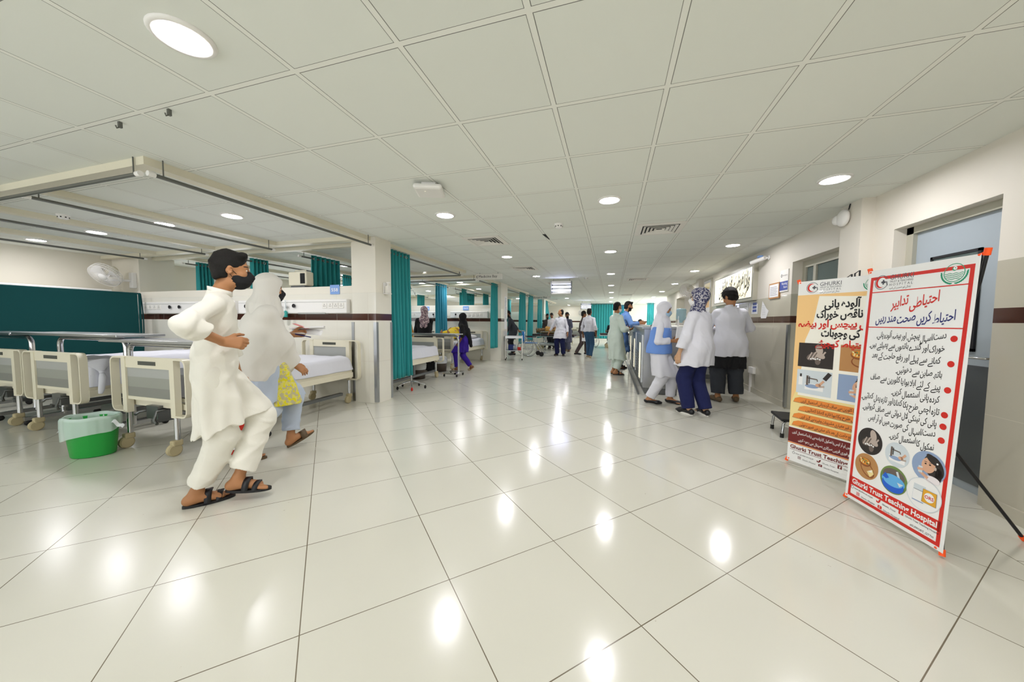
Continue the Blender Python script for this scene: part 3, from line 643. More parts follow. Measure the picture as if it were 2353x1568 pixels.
# walls: glossy tile dado with a brown band, paint above
def dado(name, axis, top=1.63, b0=1.225, b1=1.325, lo='#e8e5da', hi='#e1ded2', paint='#e6e1d3'):
    n = NX(name); a = n.x if axis == 'x' else n.y
    e = n.f('MINIMUM', n.edge(a, .6, .18), n.f('MINIMUM', n.f('ABSOLUTE', n.f('SUBTRACT', n.z, b0)), n.f('MINIMUM', n.f('ABSOLUTE', n.f('SUBTRACT', n.z, b1)), n.f('ABSOLUTE', n.f('SUBTRACT', n.z, .62)))))
    tile = n.lt(n.z, top); band = n.f('MULTIPLY', n.lt(b0, n.z), n.lt(n.z, b1)); jn = n.f('MULTIPLY', n.lt(e, .0016), tile)
    tc = n.mix(n.noise(2.4, 6), lo, hi); tc = n.mix(band, tc, '#4a2a20'); tc = n.mix(n.f('MULTIPLY', jn, .7), tc, '#d9d2c2')
    n.out(n.mix(tile, paint, tc), n.f('SUBTRACT', .55, n.f('MULTIPLY', tile, .485)), n.f('MULTIPLY', tile, n.f('SUBTRACT', 1., jn)), .001); return n.m
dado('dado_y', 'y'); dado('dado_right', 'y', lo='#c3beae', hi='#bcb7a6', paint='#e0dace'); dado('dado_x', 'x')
# ---------------------------------------------------------------- ceiling, floor, walls
S = 'structure'
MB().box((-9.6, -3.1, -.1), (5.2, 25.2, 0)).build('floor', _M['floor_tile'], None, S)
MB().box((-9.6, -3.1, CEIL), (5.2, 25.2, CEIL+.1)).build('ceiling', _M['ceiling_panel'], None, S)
w = MB(); X0, X1 = 2.4, 2.62
for y0, y1, z0 in ((-3, 3.03, 0), (3.03, 3.91, 2.06), (3.91, 4.60, 0), (4.60, 5.68, 2.07), (5.68, 10.9, 0), (10.9, 14.5, 2.15), (14.5, 17., 0)): w.box((X0, y0, z0), (X1, y1, CEIL))
w.box((2.29, 4.15, 0), (2.4, 4.46, CEIL)); w.box((2.29, 10.55, 0), (2.4, 10.85, CEIL)); w.build('wall_right', _M['dado_right'], None, S)
MB().box((2.62, 17., 0), (5.2, 17.2, CEIL)).build('wall_corner', _M['dado_x'], None, S)
MB().box((5., 17.2, 0), (5.2, 25, CEIL)).build('wall_side', _M['dado_y'], None, S)
MB().box((-9.6, -3.1, 0), (-9.4, 25.2, CEIL)).build('wall_left', _M['dado_y'], None, S)
MB().box((-9.4, 25, 0), (5.2, 25.2, CEIL)).build('wall_far', _M['dado_x'], None, S)
MB().box((-9.4, -3.1, 0), (2.62, -2.95, CEIL)).build('wall_back', _M['dado_x'], None, S)
# lit white pantry behind the counter
a = MB(); a.box((3.7, 10.7, 0), (3.85, 14.7, CEIL)); a.box((2.62, 10.6, 0), (3.7, 10.75, CEIL)); a.box((2.62, 14.6, 0), (3.7, 14.75, CEIL)); a.build('wall_pantry', _M['paint_white'], None, S)
t = MB(); t.box((2.385, 14.42, 0), (2.66, 14.5, 2.15)); t.box((2.385, 10.9, 0), (2.66, 10.98, 2.15)); t.build('trim_1', _M['jamb'], None, S)
# partition walls with an open strip above them, and the columns at their corridor ends
for k, (y0, y1, xa, xb, top) in enumerate(((4.2, 4.36, -8.6, -3.7, 1.74), (10.0, 10.16, -8.6, -3.65, 1.74), (17.0, 17.16, -9.4, -3.65, 1.74))):
    MB().box((xa, y0, 0), (xb, y1, top)).build('partition_%d' % (k+1), _M['dado_x'], None, S)
for k, (y0, y1, xa, xb) in enumerate(((4.16, 4.52, -3.70, -3.28), (9.98, 10.66, -3.65, -3.30), (17.0, 17.4, -3.65, -3.32))):
    MB().box((xa, y0, 0), (xb, y1, CEIL), bev=.004).build('column_%d' % (k+1), _M['dado_x'], None, S)
MB().box((-9.4, 4.2, 0), (-8.6, 4.75, CEIL)).build('column_4', _M['dado_x'], None, S)
MB().box((-9.4, 10., 0), (-8.6, 10.5, CEIL)).build('column_5', _M['dado_x'], None, S)
# cream ceiling trims around the bays
t = MB(); H = .058
for (x0, y0, x1, y1) in ((-3.46, 1.70, -3.36, 4.18), (-9.4, 1.70, -3.46, 1.80), (-9.4, 4.05, -3.46, 4.15), (-5.10, 1.8, -5.0, 4.05), (-6.42, 1.8, -6.32, 4.05), (-7.9, 1.8, -7.8, 4.05)): t.box((x0, y0, CEIL-H), (x1, y1, CEIL))
t.build('trim_2', _M['cream_metal'], None, S)
t = MB()
for (x0, y0, x1, y1) in ((-3.46, 4.5, -3.36, 7.5), (-8.6, 4.4, -3.7, 4.48), (-8.6, 7.42, -3.46, 7.5), (-5.10, 4.48, -5.0, 7.42), (-6.42, 4.48, -6.32, 7.42), (-7.9, 4.48, -7.8, 7.42), (-3.46, 8.3, -3.36, 9.98), (-8.6, 8.3, -3.46, 8.38), (-5.1, 8.38, -5., 9.9), (-6.42, 8.38, -6.32, 9.9), (-8.6, 9.86, -3.66, 9.96)): t.box((x0, y0, CEIL-H), (x1, y1, CEIL))
t.build('trim_3', _M['cream_metal'], None, S)
t = MB()
for (x0, y0, x1, y1) in ((-3.46, 10.66, -3.36, 13.9), (-9.4, 10.2, -3.66, 10.28), (-9.4, 13.82, -3.46, 13.9), (-5.1, 10.28, -5., 13.82), (-3.46, 14.7, -3.36, 17.), (-9.4, 14.7, -3.46, 14.78), (-5.1, 14.78, -5., 17.), (-3.46, 17.4, -3.36, 21.), (-9.4, 21., -3.36, 21.08)): t.box((x0, y0, CEIL-H), (x1, y1, CEIL))
t.build('trim_4', _M['cream_metal'], None, S)
# stainless corner guards, skirting
t = MB()
t.box((-3.325, 4.152, .02), (-3.274, 4.16, 1.2)); t.box((-3.28, 4.16, .02), (-3.274, 4.2, 1.2)); t.box((-3.28, 4.48, .02), (-3.274, 4.524, 1.2)); t.box((-3.712, 4.152, .02), (-3.665, 4.16, 1.2))
t.box((2.38, 5.67, .02), (2.41, 5.72, 1.2)); t.build('trim_5', _M['steel'], None, S)
t = MB(); t.box((2.385, 3.95, 0), (2.4, 4.14, .09)); t.box((2.385, 5.7, 0), (2.4, 10.5, .09)); t.box((2.385, -2.9, 0), (2.4, 2.98, .09)); t.build('baseboard_right', _M['dado_right'], None, S)
# daylight windows: behind the camera, along the outer left wall, plus an added unseen one at the far right end
wn_ = [0]
def window(lo, hi, nrm_, nbar, m='daylight'):
    wn_[0] += 1; lo = Vector(lo); hi = Vector(hi); a = 1 if abs(nrm_[0]) else 0; nv = Vector(nrm_); f = MB(); d = .06
    def bar(u0, u1, z0, z1):
        p = lo.copy(); q = lo.copy(); p[a] = u0; q[a] = u1; p.z = z0; q.z = z1
        c = [p[1-a], p[1-a]+nv[1-a]*d]; p[1-a] = min(c); q[1-a] = max(c); f.box(p[:], q[:])
    bar(lo[a], hi[a], lo.z, lo.z+.06); bar(lo[a], hi[a], hi.z-.06, hi.z)
    for k in range(nbar+1):
        u = lo[a]+(hi[a]-lo[a]-.06)*k/nbar; bar(u, u+.06, lo.z, hi.z)
    o = f.build('window_%d' % wn_[0], _M['paint_white'], None, S)
    p = lo.copy(); q = hi.copy(); c = [lo[1-a]+nv[1-a]*.012, lo[1-a]+nv[1-a]*.022]; p[1-a] = min(c); q[1-a] = max(c)
    MB().box(p[:], q[:]).build('pane', _M[m], o)
mat('daylight', '#ffffff', .3, emit=DAY, ecol='#f4f8ff'); mat('fill_daylight_far', '#ffffff', .3, emit=4*DAY, ecol='#f4f8ff')
for x0 in (-9.0, -5.6, -2.2): window((x0, -2.95, .5), (x0+2.6, -2.95, 2.3), (0, 1, 0), 3)
for y0, y1 in ((4.9, 7.2), (7.6, 9.8), (10.8, 13.5), (14., 16.8), (18., 21.)): window((-9.4, y0, .7), (-9.4, y1, 1.7), (1, 0, 0), 3)
window((5., 18., .7), (5., 23.5, 2.2), (-1, 0, 0), 4, 'fill_daylight_far')  # added out of view to brighten the far end of the hall
# door 1: blue-grey flush door in its recess, and the frame
d = MB(); d.box((2.52, 3.03, 0), (2.58, 3.91, 2.06)); d.build('door_1', _M['door_blue'], None, S)
dp = bpy.data.objects['door_1']
MB().box((2.515, 3.1, .06), (2.521, 3.84, .92)).build('kick_plate', _M['kick_plate'], dp)
f = MB(); f.box((2.49, 3.84, 0), (2.52, 3.91, 2.06)); f.box((2.49, 3.03, 2.0), (2.52, 3.91, 2.06)); f.build('frame', _M['jamb'], dp)
f = MB(); f.box((2.47, 3.028, 0), (2.52, 3.055, 1.25)); f.build('worn_jamb', _M['jamb_worn'], dp)
f = MB(); f.box((2.505, 3.28, 1.745), (2.52, 3.68, 1.765)); f.box((2.505, 3.28, 1.02), (2.52, 3.68, 1.04)); f.box((2.505, 3.28, 1.02), (2.52, 3.30, 1.765)); f.box((2.505, 3.66, 1.02), (2.52, 3.68, 1.765)); vf = f.build('vision_panel', _M['black_plastic'], dp)
MB().box((2.512, 3.30, 1.04), (2.518, 3.66, 1.745)).build('pane', _M['glass_dark'], vf)
MB().tube([(2.52, 3.16, .98), (2.47, 3.16, .98), (2.47, 3.28, .98)], .009).build('door_handle', _M['chrome'], dp)
# door 2: glazed office door in the next recess
d = MB(); d.box((2.52, 4.60, 0), (2.57, 5.68, 1.0)); d.box((2.52, 4.6, 1.98), (2.57, 5.68, 2.07)); d.box((2.52, 4.6, 1.0), (2.57, 4.68, 1.98)); d.box((2.52, 5.60, 1.0), (2.57, 5.68, 1.98)); d.box((2.52, 5.36, 1.), (2.57, 5.42, 1.98)); d.build('door_2', _M['jamb'], None, S)
MB().box((2.54, 4.68, 1.), (2.55, 5.60, 1.98)).build('pane', _M['glass_dark'], bpy.data.objects['door_2'])
# ---------------------------------------------------------------- ceiling fixtures
def downlight():
    t = thing('downlight', 'x', 'ceiling light', (0, 0, CEIL))
    MB().lathe([(.086, -.001), (.09, -.012), (.108, -.012), (.115, -.004), (.115, 0)], 28).build('frame', _M['white_plastic'], t)
    MB().lathe([(.0001, -.0065), (.05, -.0065), (.088, -.0065)], 24, smooth=False).build('diffuser', _M['lamp'], t); return t
dl0 = downlight(); first = [True]
def light(x, y, label, group):
    if first[0]: first[0] = False; o = dl0
    else: o = dup(dl0)
    o.location = (x, y, CEIL); o['label'] = label; o['group'] = group
ORD = ['first', 'second', 'third', 'fourth', 'fifth', 'sixth', 'seventh', 'eighth', 'ninth']
for nm, xs, gname in (('left', (-1.795, -1.85, -1.9, -1.94, -1.78, -2.1, -2.2), 'downlights in the left corridor row'), ('middle', (-.05,)*7, 'downlights in the middle corridor row'), ('right', (1.78, 1.765, 1.776, 1.82, 1.843, 1.829, 1.85), 'downlights in the right corridor row')):
    for k, (x, y) in enumerate(zip(xs, (1.06, 3.552, 6.08, 8.82, 11.55, 14.25, 17.2))):
        if k == 0 and nm != 'left': continue
        if k == 4 and nm == 'left': y = 11.76
        kk = k if nm != 'left' else k
        light(x, y, 'round ceiling downlight, %s from the camera in the %s corridor row' % (ORD[kk] if nm == 'left' else ORD[kk-1], nm), gname)
for x, y in ((-.05, 1.06), (1.78, 1.06), (-1.8, -1.6), (1.78, -1.6)): light(x, y, 'round ceiling downlight overhead outside the picture near the camera', 'downlights behind the camera')
for x, y, lb in ((-4.26, 2.92, 'round downlight over the green bin bay, nearest the corridor trim'), (-5.45, 2.925, 'round downlight in the front bay beside the middle rail'), (-8.48, 2.98, 'round downlight in the front bay near the left wall'),
        (-4.43, 7.5, 'round downlight just past the first teal curtain beside the column'), (-5.65, 6.18, 'small round downlight seen above the partition beside the hanging curtain'), (-5.81, 9.58, 'farther left round downlight in the second bay'), (-4.53, 9.65, 'round downlight in the second bay under the medicine sign'),
        (-8.77, 9.4, 'bright round downlight just above the partition top beside the number plate'), (-4.74, 11.7, 'round downlight beside the curtain past the second partition'), (-4.67, 16.9, 'round downlight seen beside the second column'), (-8.4, 15.2, 'far round downlight low over the second partition, left one'), (-7.4, 14.5, 'far round downlight low over the second partition, right one')):
    light(x, y, lb, 'downlights in the bed bays')
for x, y, lb in ((-.1, 20.37, 'small far downlight at the end of the middle row'), (-3.55, 20.6, 'small far downlight above the draped curtain'), (-2.95, 24.2, 'tiny downlight close to the far wall, left of the far lamp'), (1.0, 19.4, 'far downlight above the man in blue'), (1.88, 20.34, 'far downlight above the white headscarf'), (-.76, 23.5, 'bright far downlight above the big teal curtain'), (2.7, 23.6, 'far downlight beside the narrow teal curtain'), (3.2, 12.7, 'downlight in the lit pantry behind the counter'), (-6.8, 7.4, 'hidden downlight in the second bay'), (-7., 12., 'hidden downlight in the third bay'), (-6.9, 2.95, 'downlight in the front bay hidden by the boy'), (-6.5, 19., 'hidden downlight in the last bay')):
    light(x, y, lb, 'far downlights')
def diffuser():
    t = thing('ceiling_vent', 'x', 'air vent', (0, 0, CEIL)); b = MB()
    def fr(mb, r0, r1, z0, z1):
        for sx, sy in ((1, 0), (-1, 0), (0, 1), (0, -1)):
            if sx: vs = [(sx*r0, -r0, z0), (sx*r0, r0, z0), (sx*r1, r1, z1), (sx*r1, -r1, z1)]
            else: vs = [(-r0, sy*r0, z0), (r0, sy*r0, z0), (r1, sy*r1, z1), (-r1, sy*r1, z1)]
            up = [(x, y, z+.004) for x, y, z in vs]; mb.add(vs+up, [(0, 1, 2, 3), (7, 6, 5, 4), (0, 4, 5, 1), (1, 5, 6, 2), (2, 6, 7, 3), (3, 7, 4, 0)])
    fr(b, .285, .215, -.006, -.012); b.build('frame', _M['paint_white'], t)
    MB().box((-.22, -.22, -.003), (.22, .22, -.001)).build('backing', _M['vent_dark'], t)
    for r in (.2, .155, .11, .065):
        l = MB(); fr(l, r, r-.03, -.018, -.004); l.build('louvre', _M['paint_white'], t)
    return t
v0 = diffuser()
for k, (x, y, lb) in enumerate(((.56, 4.80, 'square ceiling vent right of the middle lights, nearest the door wall'), (-1.84, 4.84, 'square ceiling vent just past the white wireless box'), (-1.93, 7.5, 'square ceiling vent right of the medicine sign'), (.66, 10.15, 'square ceiling vent above the man in mint green'), (-1.7, 10.6, 'far square ceiling vent behind the tube lamp'), (-4.9, 7.1, 'square ceiling vent behind the teal curtain at the column'), (.6, 15.7, 'tiny far square ceiling vent over the counter end'), (-3., 17.9, 'far ceiling vent before the last curtain column'))):
    o = v0 if k == 0 else dup(v0); o.location = (x, y, CEIL); o['label'] = lb; o['group'] = 'square ceiling vents'
def detector():
    t = thing('smoke_detector', 'x', 'smoke detector', (0, 0, CEIL))
    MB().lathe([(.0, -.05), (.03, -.05), (.042, -.042), (.048, -.02), (.055, -.014), (.055, 0)], 20).build('housing', _M['white_plastic'], t)
    for k in range(8):
        a = k*PI/4; MB().obox((.0445*math.cos(a), .0445*math.sin(a), -.031), (.003*math.cos(a), .003*math.sin(a), 0), (-.006*math.sin(a), .006*math.cos(a), 0), (0, 0, .006)).build('slot', _M['vent_dark'], t)
    return t
s0 = detector()
for k, (x, y, lb) in enumerate(((-.657, 4.25, 'white round smoke detector near the middle of the ceiling'), (-.695, 9.43, 'smaller far smoke detector right of the tube lamp'), (-6.153, 2.37, 'smoke detector between the rails of the front bay'))):
    o = s0 if k == 0 else dup(s0); o.location = (x, y, CEIL); o['label'] = lb; o['group'] = 'smoke detectors'
t = thing('wireless_router', 'white rounded square wireless box hanging from the ceiling', 'wireless router', (-1.584, 2.75, CEIL), .35)
MB().box((-.125, -.125, -.075), (.125, .125, -.03), bev=.022).build('housing', _M['white_plastic'], t); MB().box((-.06, -.06, -.032), (.06, .06, 0)).build('bracket', _M['white_plastic'], t)
MB().lathe([(.0001, -.0765), (.006, -.0765), (.006, -.074)], 10, c=(-.03, -.05, 0)).build('status_light', _M['lit_sign'], t); MB().lathe([(.04, -.0755), (.075, -.0755)], 24).build('logo_ring', _M['white_plastic'], t)
tag(MB().prism([(0, 0), (.045, 0), (.05, .3), (.04, .32)], CEIL-.004, CEIL-.0005).build('ceiling_gap', _M['void']), 'dark wedge where one ceiling panel has slipped open', 'gap', None, (-.95, 4.68, 0))
for k, (x, lb) in enumerate(((-2.93, 'small dark clip on the ceiling bar, nearer the bays'), (-2.48, 'small dark clip on the ceiling bar, farther from the bays'))):
    tag(MB().box((-.008, -.012, -.035), (.008, .004, 0)).tube([(0, -.004, -.03), (0, -.02, -.045), (0, -.024, -.03)], .004, 6).build('ceiling_clip', _M['rail_grey']), lb, 'clip', 'clips on the ceiling bar', (x, 1.385, CEIL))
# curtain rails with hangers
def rail(a, b, lb, group='curtain rails', ends=True):
    a = Vector(a); b = Vector(b); c = a; t = thing('curtain_rail', lb, 'curtain rail', a, 0, group); d = b-a
    MB().cyl((0, 0, 0), d, .0145, n=10).build('pipe', _M['rail_grey'], t); nh = max(2, int(d.length/1.9)+1)
    for k in range(nh):
        p = d*((k+.03)/(nh-1) if k == 0 else (k-.03)/(nh-1) if k == nh-1 else k/(nh-1))
        MB().cyl(p+Vector((0, 0, .012)), p+Vector((0, 0, CEIL-a.z-.0)), .005, n=6).build('hanger', _M['rail_grey'], t)
    if ends:
        for p in (Vector((0, 0, 0)), d):
            u = d.normalized()*.022; MB().cyl(p-u, p+u, .02, n=12).build('end_cap', _M['white_plastic'], t)
RZ = 2.30
rail((-3.40, 1.69, RZ), (-9.3, 1.69, RZ), 'long grey curtain rail across the front of the near bay')
rail((-3.32, 1.72, RZ), (-3.32, 4.14, RZ), 'grey curtain rail along the corridor edge up to the column')
rail((-5.0, 1.72, RZ), (-5.0, 4.0, RZ), 'grey curtain rail over the bay next to the corridor bed'); rail((-6.45, 1.72, RZ), (-6.45, 4.0, RZ), 'grey curtain rail over the second bed'); rail((-8.0, 1.72, RZ), (-8.0, 4.0, RZ), 'grey curtain rail nearest the left wall')
rail((-3.4, 4.54, RZ), (-3.4, 7.3, RZ), 'grey rail holding the teal curtain past the first column'); rail((-3.4, 7.36, RZ), (-8.4, 7.36, RZ), 'grey rail across the end of the second bay'); rail((-5.05, 4.5, RZ), (-5.05, 7.3, RZ), 'grey rail behind the partition holding the open teal curtain'); rail((-6.37, 4.5, RZ), (-6.37, 7.3, RZ), 'grey rail behind the grey shawl woman'); rail((-7.9, 4.5, RZ), (-7.9, 7.3, RZ), 'grey rail behind the boy')
rail((-3.4, 8.36, RZ), (-3.4, 9.96, RZ), 'grey rail ending at the second column'); rail((-3.4, 8.24, RZ), (-8.4, 8.24, RZ), 'grey rail across the far beds of the second bay'); rail((-5.05, 8.3, RZ), (-5.05, 9.9, RZ), 'grey rail holding the blue curtain by the second partition'); rail((-6.4, 8.3, RZ), (-6.4, 9.9, RZ), 'grey rail holding the dark curtain behind the drip stand')
rail((-3.4, 10.68, RZ), (-3.4, 13.9, RZ), 'grey rail past the second column'); rail((-5.05, 10.3, RZ), (-5.05, 13.8, RZ), 'grey rail inside the third bay'); rail((-3.4, 14., RZ), (-3.4, 16.98, RZ), 'grey rail along the surgery bay'); rail((-5.05, 15.9, RZ), (-5.05, 17., RZ), 'short grey rail behind the second column'); rail((-5.83, 12.0, RZ), (-5.45, 13.25, RZ), 'grey rail of the pale curtain in the third bay'); rail((-8., 12.6, RZ), (-8., 13.7, RZ), 'grey rail far inside the third bay'); rail((-3.4, 17.42, RZ), (-3.4, 19.6, RZ), 'grey rail past the last column')
# curtains
def curtain(a, b, hem, lb, m='curtain_teal', amp=.05, nf=6, top=RZ, seed=0, rings=2, pull=None, group='teal ward curtains'):
    rng = random.Random(seed); a = Vector(a); b = Vector(b); d = (b-a); L = d.length; u = d.normalized(); n = Vector((-u.y, u.x, 0)); ph = rng.uniform(0, 6); t = thing('curtain', lb, 'curtain', (a.x, a.y, 0), 0, group)
    def fn(s, q):
        z = top+.06-(top+.06-hem)*q; k = .55+.45*min(1, q*1.5); al = L*(s+.03*math.sin(5*q+ph)*(s-.5)*2*q)
        off = amp*k*math.sin(2*PI*nf*s+ph+.5*math.sin(3*q+ph))+.35*amp*math.sin(2*PI*nf*1.7*s+2*ph)*q
        p = u*al+n*off
        if pull: p = p+Vector(pull)*(q**1.6)
        return (p.x, p.y, z)
    m1 = MB().grid(fn, max(24, nf*12), 22); c = m1.build('cloth', _M[m], t); md = c.modifiers.new('thick', 'SOLIDIFY'); md.thickness = .003
    for k in range(rings):
        s = (k+.35)/(rings); s = min(s, .98); p = Vector(fn(s, .03)); r = MB().tube([(p+u*.0+Vector((0, 0, 0))+u*.022*math.cos(q)+Vector((0, 0, .022*math.sin(q))))[:] for q in np.linspace(0, 2*PI, 15)[:-1]], .005, 6, closed=True); r.build('eyelet', _M['chrome'], t)
    return t
curtain((-3.4, 4.56, 0), (-3.4, 5.2, 0), .27, 'large teal curtain bunched beside the first column', amp=.055, nf=7, seed=1, rings=3)
curtain((-5.05, 4.72, 0), (-5.05, 5.35, 0), .3, 'teal curtain hanging above the partition beside the number plate', seed=2, nf=6, rings=3)
curtain((-6.37, 4.66, 0), (-6.37, 5.0, 0), .3, 'teal curtain seen over the partition above the grey shawl', seed=3, nf=5)
curtain((-7.9, 4.72, 0), (-7.9, 5.02, 0), .3, 'teal curtain seen over the partition behind the head of the boy', seed=4, nf=5)
curtain((-6.37, 6.85, 0), (-6.37, 7.15, 0), .3, 'small far teal curtain over the partition next to the column', seed=5, nf=4)
curtain((-6.4, 9.1, 0), (-6.4, 9.75, 0), .4, 'dark teal curtain behind the drip stand', 'curtain_blue', seed=6, nf=6)
curtain((-5.05, 9.1, 0), (-5.05, 9.8, 0), .4, 'blue curtain between the patients of the second bay', 'curtain_blue', seed=7, nf=5)
curtain((-3.4, 9.42, 0), (-3.4, 9.9, 0), .43, 'teal curtain against the second column', seed=8, nf=5)
curtain((-5.05, 10.9, 0), (-5.05, 11.3, 0), .4, 'dark teal curtain over the second partition right of the blue curtain', seed=9, nf=5)
curtain((-5.75, 12.2, 0), (-5.5, 13.1, 0), .4, 'pale teal curtain low over the second partition', seed=10, nf=8)
curtain((-5.05, 12.95, 0), (-5.05, 13.6, 0), .4, 'short bright teal curtain over the second partition near the column', seed=11, nf=4)
curtain((-8., 12.8, 0), (-8., 13.4, 0), .4, 'small teal curtain over the second partition at its left end', seed=12, nf=4)
curtain((-5.05, 16.2, 0), (-5.05, 16.9, 0), .4, 'teal curtain behind the man in dark grey', seed=13, nf=4)
curtain((-3.4, 12.6, 0), (-3.4, 13.4, 0), .37, 'teal curtain behind the wheelchair', seed=14, nf=5); curtain((-3.4, 14.0, 0), (-3.4, 14.75, 0), .38, 'narrow teal curtain left of the stretcher', seed=15, nf=4); curtain((-3.4, 15.9, 0), (-3.4, 16.9, 0), .45, 'teal curtain just before the last column', seed=16, nf=5)
curtain((-3.4, 17.5, 0), (-3.4, 18.4, 0), .5, 'teal curtain pulled aside toward the stretcher', seed=17, nf=5, pull=(.55, -.6, 0))
curtain((-1.3, 22., 0), (.05, 22., 0), .2, 'wide flat teal curtain in the far middle of the hall', 'curtain_teal', amp=.02, nf=9, seed=18, top=2.34); curtain((.3, 23., 0), (.75, 23., 0), .25, 'narrow blue curtain behind the man in mint green', 'curtain_blue', amp=.03, nf=4, seed=19); curtain((1.93, 21., 0), (2.3, 21., 0), .3, 'narrow teal curtain right of the man in blue', amp=.03, nf=4, seed=20)
for a_, b_ in (((-1.4, 22, 2.36), (.1, 22, 2.36)), ((.25, 23, RZ), (.8, 23, RZ)), ((1.85, 21, RZ), (2.4, 21, RZ))): rail(a_, b_, 'short grey rail of the far curtain at x %s' % 0 if 0 else {-1.4: 'far grey rail of the wide teal curtain', .25: 'far grey rail of the narrow blue curtain', 1.85: 'far grey rail of the narrow teal curtain'}[a_[0]])
# ---------------------------------------------------------------- hospital beds
def bed_end(t, y, sgn, name, foot=True):
    """end board at local y; sgn -1 faces the foot side"""
    e = MB(); zt = .87 if foot else .93
    for sx in (-1, 1): e.box((sx*.335-.03, y-.025, .34), (sx*.335+.03, y+.025, zt-.01))
    e.box((-.335, y-.02, zt-.10), (.335, y+.02, zt)); e.box((-.335, y-.015, .47), (.335, y+.015, .50)); o = e.build(name, _M['cream_metal'], t)
    for k, (z0, z1, m) in enumerate(((.685, zt-.1, 'panel_a'), (.59, .685, 'panel_b'), (.50, .59, 'panel_c'))): MB().box((-.305, y-.011, z0), (.305, y+.011, z1)).build('panel', _M[m], o)
    MB().box((-.12, y+sgn*.021-.003, zt-.07), (.12, y+sgn*.021+.003, zt-.035)).build('label_strip', _M['label_dark'], o)
    for sx in (-1, 1):
        p = [(sx*.3, zt-.006), (sx*.46, zt-.006)]+[(sx*(.46+.055*math.sin(a)), zt-.061+.055*math.cos(a)) for a in np.linspace(.3, PI/2, 5)]+[(sx*(.46+.055*math.cos(a)), .41-.055*math.sin(a)) for a in np.linspace(0, PI/2, 5)]+[(sx*.35, .355)]
        h = MB(); n = len(p); vs = []
        for i, (x, z) in enumerate(p):
            dx, dz = p[min(i+1, n-1)][0]-p[max(i-1, 0)][0], p[min(i+1, n-1)][1]-p[max(i-1, 0)][1]; L = math.hypot(dx, dz); nx, nz = -dz/L*.007, dx/L*.007
            vs += [(x+nx, y-.03, z+nz), (x+nx, y+.03, z+nz), (x-nx, y+.03, z-nz), (x-nx, y-.03, z-nz)]
        h.add(vs, [(4*i+j, 4*i+(j+1) % 4, 4*i+4+(j+1) % 4, 4*i+4+j) for i in range(n-1) for j in range(4)]+[(3, 2, 1, 0), tuple(4*(n-1)+j for j in range(4))]); h.build('handle_loop', _M['cream_metal'], o)
        l = MB().cyl((sx*.335, y, .12), (sx*.335, y, .35), .021, n=14).build('leg', _M['chrome'], t)
        c = MB().box((sx*.335-.028, y-.05, .085), (sx*.335+.028, y+.028, .14), bev=.012).build('caster', _M['tyre_beige'], l)
        MB().lathe([(.0001, -.022), (.045, -.022), (.055, -.015), (.055, .015), (.045, .022), (.0001, .022)], 28, c=(sx*.335, y-.03, .055), axis='x', smooth=False).build('wheel', _M['tyre_beige'], l)
    return o
def bed(label, x, y, rz=0., knot=False, crank=True, mz=.045):
    t = thing('hospital_bed', label, 'bed', (x, y, 0), rz, 'hospital beds')
    bed_end(t, 0., -1, 'footboard'); bed_end(t, 2.08, -1, 'headboard', False)
    f = MB(); 
    for sx in (-1, 1): f.box((sx*.43-.02, .06, .40), (sx*.43+.02, 2.03, .47))
    for yy in (.06, .7, 1.35, 2.0): f.box((-.43, yy-.02, .40), (.43, yy+.02, .45))
    f.box((-.43, .05, .47), (.43, 2.03, .50)); f.build('frame', _M['cream_metal'], t)
    def top(u, v):
        x_ = (u-.5)*.9*(1+.012*math.sin(17*v+3)*(abs(u-.5) > .4)); y_ = .06+v*1.97; ex = min(u, 1-u); ey = min(v, 1-v); r = max(0, 1-min(ex/.07, ey/.035)); z = .655+mz-(.145+mz)*r**3+.006*math.sin(19*u+15*v)*math.sin(21*v+4*u)+.008*math.sin(11*v+3+4*u)*math.sin(5*u+1)
        return (x_, y_, z)
    m = MB().grid(top, 40, 60); m.box((-.43, .08, .50), (.43, 2.01, .55+mz*.6)); m.build('mattress', _M['sheet'], t)
    if knot:
        k = MB(); k.tube([(.425, .15, .755), (.455, .15, .70), (.465, .15, .655)], [.10, .045, .014], 14); k.tube([(.465, .15, .66), (.475, .15, .6), (.485, .13, .47), (.49, .12, .43)], [.014, .03, .024, .016], 10); k.tube([(.46, .15, .662), (.475, .15, .655), (.48, .15, .645)], [.022, .026, .018], 10); k.build('sheet_knot', _M['sheet'], t)
    if crank:
        c = MB(); c.tube([(-.14, .1, .36), (-.14, -.02, .36), (-.2, -.02, .33)], .012); c.tube([(.1, .1, .38), (.1, -.02, .38), (.1, -.04, .30), (.16, -.05, .28)], .012); c.box((-.08, .0, .30), (.08, .12, .42)); c.build('crank', _M['steel_dark'], t)
        s = MB(); s.box((-.43, .2, .16), (-.38, 1.85, .20)); s.box((.38, .2, .16), (.43, 1.85, .20)); s.box((-.4, .9, .2), (.4, .96, .42)); s.build('lift_frame', _M['steel_dark'], t)
    return t
bed('cream hospital bed with white sheet beside the green bin, nearest the corridor', -4.06, 2.02)
bed('cream hospital bed with a knotted sheet corner, behind the green bin', -5.67, 2.05, knot=True, mz=.13)
bed('cream hospital bed at the left picture edge under the overbed table', -6.83, 2.08)
b_ = bed('hospital bed with rumpled white sheet behind the drip stand in the second bay', -3.97, 6.52, PI)
bed('hospital bed with a patient in yellow behind the girl in purple', -4.27, 7.9, 0, crank=False)
bed('hospital bed behind the woman in the black abaya', -5.72, 7.9, 0, crank=False)
bed('far white hospital bed behind the man in slate blue', -1.85, 17.8, 0, crank=False)
p = MB().sph((0, 0, 0), (.24, .15, .07), n=20, rings=12).build('pillow', _M['pillow']); tag(p, 'small white pillow under the yellow patient on the bed', 'pillow', None, (-4.2, 9.62, .755))
